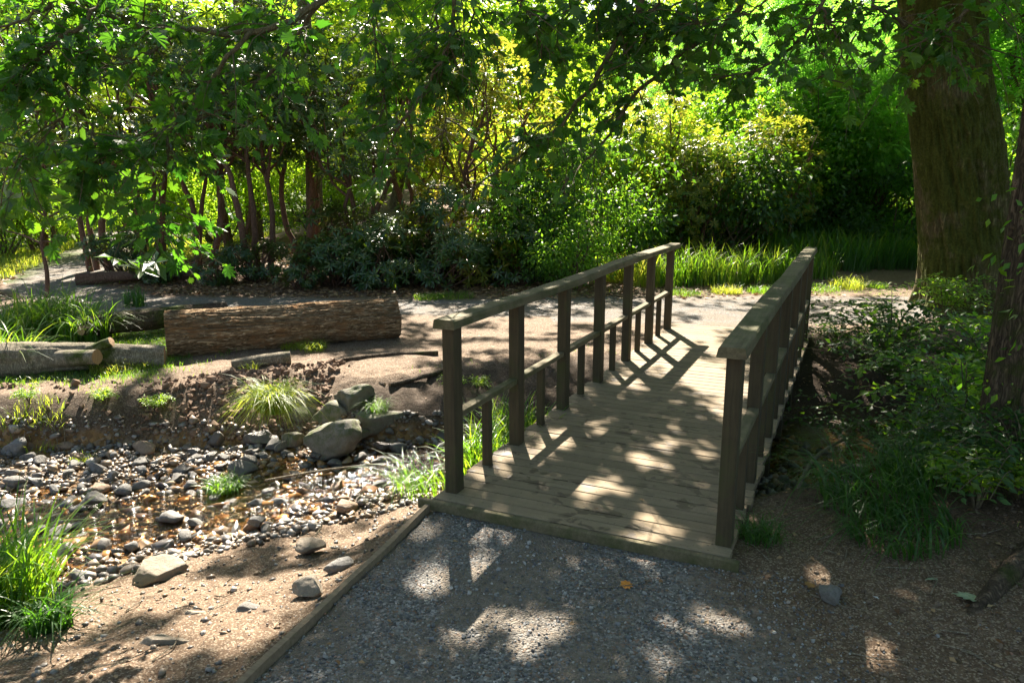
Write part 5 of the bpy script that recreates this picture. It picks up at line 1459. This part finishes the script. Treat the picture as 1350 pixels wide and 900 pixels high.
# far wood as one mass closing the view
rr = np.random.default_rng(88)
ang = rr.uniform(R(-75), R(75), 5200); dist = rr.uniform(55, 75, 5200)
hz = rr.random(5200) ** .8 * (9 + 3.5 * fb2(ang * 20, ang * 0, .35, 9))
hz = hz * (1 - .55 * np.exp(-((ang - R(6.5)) / R(5.5)) ** 2)) * (1 - .6 * np.exp(-((ang + R(29)) / R(4)) ** 2))
C = np.stack([dist * np.sin(ang), dist * np.cos(ang), 1.0 + hz], -1)
V_, F_ = leaves_at(C, 7, 1.2, .9, LEAF, rr, .4, .8)
tag(mesh_obj('far_wood', V_, F_, M['canopy_leaf']), kind='stuff')

# foxgloves / pink flower spikes
M['pink'] = flat('pink_petal', (.55, .16, .42), .6)
for k, (u_, v_) in enumerate([(1105, 215), (1112, 221), (1121, 217), (1128, 226), (1100, 222)]):
    p = PY(u_, v_, 20.5); root = empty('flower_spike', (p[0], p[1], p[2] - 1.1))
    mb = MB(); mb.add(*tube(np.array([[0, 0, -.9], [0.02, 0, .5], [0.03, 0, 1.25]]), [.012, .01, .004], 5, False)); mb.build('stem', M['grass_bright'], root)
    C = np.stack([rr.normal(size=40) * .04, rr.normal(size=40) * .04, rr.uniform(.6, 1.25, 40)], -1)
    V_, F_ = leaves_at(C, 3, .05, .09, LEAF, rr, .2, 1); mesh_obj('blossom', V_, F_, M['pink'], root)
    tag(root, 'tall pink flower spike in the clearing left of the huge trunk', 'flower', 'pink flower spikes in the clearing')
# meadow growth in the clearing
n = 26000
xs = rng.uniform(5, 14, n); ys = rng.uniform(14, 26, n)
V_, F_ = blades(n, np.stack([xs, ys, H(xs, ys)], -1), .8, .4, .4, .03, 3)
tag(mesh_obj('meadow_grass', V_, F_, M['grass'], smooth=True), kind='stuff')
n = 16000
xs = rng.uniform(-12, -6.5, n); ys = rng.uniform(12, 22, n); ok = polydist(xs, ys, PATH) > .9
xs, ys = xs[ok], ys[ok]
V_, F_ = blades(len(xs), np.stack([xs, ys, H(xs, ys)], -1), .22, .6, .4, .012, 3)
tag(mesh_obj('verge_grass', V_, F_, M['grass_bright'], smooth=True), kind='stuff')

# sapling at the left edge
sp = empty('sapling', G(62, 392, -.04)); tag(sp, 'slender brown stemmed sapling standing in the grass at left', 'sapling')
b0 = G(62, 392, -.04); mb = MB()
def pl(*uv): return [PY(u_, v_, b0[1] + (dy if dy else 0)) - b0 for u_, v_, dy in uv]
mb.add(*tube(curve(pl((62, 396, 0), (62, 360, 0), (55, 320, 0), (60, 288, 0), (57, 255, 0), (60, 215, 0)), 20), np.linspace(.035, .012, 20), 8, False))
for q in ([(56, 322, 0), (30, 310, .1), (8, 304, .2), (-10, 296, .2)], [(57, 318, 0), (80, 317, -.1), (90, 305, -.1)], [(60, 288, 0), (80, 278, .1), (95, 266, .1)], [(59, 285, 0), (45, 272, 0), (40, 260, -.1)], [(2, 300, .2), (20, 285, .2), (28, 262, .3)]):
    mb.add(*tube(curve(pl(*q), 10), np.linspace(.016, .005, 10), 6, False))
mb.build('stem', M['rhodo_bark'], sp, True)
C = np.array([PY(rb.uniform(-20, 130), rb.uniform(190, 290), b0[1] + rb.normal() * .4) - b0 for _ in range(46)])
V_, F_ = whorls(C, np.tile([0, 0, 1.0], (46, 1)) + rb.normal(size=(46, 3)) * .5, 7, .22, rb)
mesh_obj('foliage', V_, F_, M['rhodo_leaf'], sp)
# large leaved branch drooping at the left (near)
rt = [((10, 262), 5.2), ((60, 235), 5.0), ((110, 235), 5.0), ((145, 250), 5.0), ((165, 262), 5.0), ((95, 262), 5.1), ((130, 275), 5.1), ((185, 355), 6.2), ((205, 345), 6.2), ((150, 340), 6.3), ((0, 285), 5.1), ((175, 240), 5.0), ((60, 205), 5.0), ((100, 210), 5.0)]
C = np.array([PY(u_, v_, Y) for (u_, v_), Y in rt]) - ntB
mb = MB(); src = PY(150, 195, 4.15) - ntB
for q in C: mb.add(*limb(src, q, .008, .003, rb, 8, 5, .08, .05))
o = mb.build('branch', M['twig'], ntree)
V_, F_ = whorls(C, np.tile([0, 0, .8], (len(C), 1)) + rb.normal(size=(len(C), 3)) * .5, 7, .20, rb, .85, (LEAF[0] * np.array([1, .8, 1]), LEAF[1]))
mesh_obj('foliage', V_, F_, M['dark_leaf'], o)

# ------------------------------------------------------------------ undergrowth on the right bank
def arch_shrub(seed, h, nst, size, mat, spread=.6):
    rr = np.random.default_rng(seed); root = empty('shrub'); mb = MB(); LP = []; LD = []
    for k in range(nst):
        a = rr.uniform(0, 6.28); l = h * rr.uniform(.6, 1.2); o_ = spread * rr.uniform(.3, 1.2)
        C = curve([[0, 0, -.05], [math.cos(a) * o_ * .3, math.sin(a) * o_ * .3, l * .6], [math.cos(a) * o_ * .75, math.sin(a) * o_ * .75, l * .9], [math.cos(a) * o_ * 1.2, math.sin(a) * o_ * 1.2, l * .8]], 14)
        mb.add(*tube(C, np.linspace(.006, .002, 14), 5, False))
        for j in range(4, 14):
            tg = C[j] - C[j - 1]; tg /= np.linalg.norm(tg)
            for s in (-1, 1):
                for t in range(2):
                    sd = np.cross(tg, [0, 0, 1]) * s + tg * .4 + rr.normal(size=3) * .3; LP.append(C[j] - tg * .02 * t + sd * .02 * t * 3); LD.append(sd)
    mb.build('stem', M['twig'], root, True)
    LP = np.array(LP); LD = np.array(LD); n = len(LP)
    V, F = stamp(LEAF[0] * np.array([1, 1.15, 1]), LEAF[1], LP, frames(LD, np.array([0, 0, 1.0]) + rr.normal(size=(n, 3)) * .3), size * rr.uniform(.6, 1.2, n))
    mesh_obj('foliage', V, F, M[mat], root); return root
A1 = arch_shrub(71, .75, 34, .066, 'bush_leaf'); A2 = arch_shrub(72, .5, 32, .06, 'dark_leaf', .7); A3 = arch_shrub(73, .35, 16, .055, 'bright_leaf', .35)
us = [(A1, 3.15, 5.0, .0, 1.1, 'arching small leaved shrub in front of the huge trunk'), (A1, 3.1, 4.9, 2, .6, 'arching shrub overhanging the ditch'), (A2, 2.85, 4.6, 1, .55, 'low dark shrub at the ditch edge'), (A2, 2.75, 4.15, 3, .7, 'low dark shrub left of the edge trunk'), (A1, 3.6, 5.6, 4, 1.1, 'arching shrub behind the edge trunk'),
      (A2, 3.6, 6.9, .5, 1.1, 'dark shrub on the far side of the ditch'), (A2, 3.9, 7.6, 2.5, 1.2, 'dark shrub below the roots of the huge trunk'), (A2, 2.6, 3.6, 5, .8, 'low shrub on the mossy slope'), (A1, 4.4, 6.6, 1.5, 1.2, 'arching shrub right of the ditch, farther back'), (A2, 3.5, 7.9, 4.4, .6, 'small dark shrub under the worn path end'),
      (A3, 2.35, 3.55, 0, .8, 'yellow green leafy plant low on the right bank'), (A3, 2.6, 3.45, 2, .7, 'smaller yellow green plant at the foot of the edge trunk'), (A2, 3.1, 3.35, 2.2, .6, 'dark plant against the foot of the edge trunk'), (A1, 5.0, 8.6, 3.3, .8, 'leafy shrub against the left root of the huge trunk'), (A2, 3.0, 5.5, 3.7, .9, 'dark shrub growing out of the ditch')]
for (pr, x_, y_, rz, s_, lab) in us:
    place(pr, x_, y_, rz, s_, lab, 'shrub', 'undergrowth on the right bank')
for k, (x_, y_, zt) in enumerate([(-3.35, 5.92, -.12), (-2.9, 5.95, -.18), (-3.9, 5.85, -.08), (-.55, 6.5, -.15), (-.3, 6.6, -.2)]):
    place(A3, x_, y_ , k * 1.4, .38, ['small weed hanging on the cut bank below the log', 'small weed on the cut bank right of the other', 'small weed on the cut bank at far left', 'leafy plant on the undercut bank behind the first post', 'leafy plant under the railing by the undercut bank'][k], 'plant', 'weeds on the far bank', z=zt)
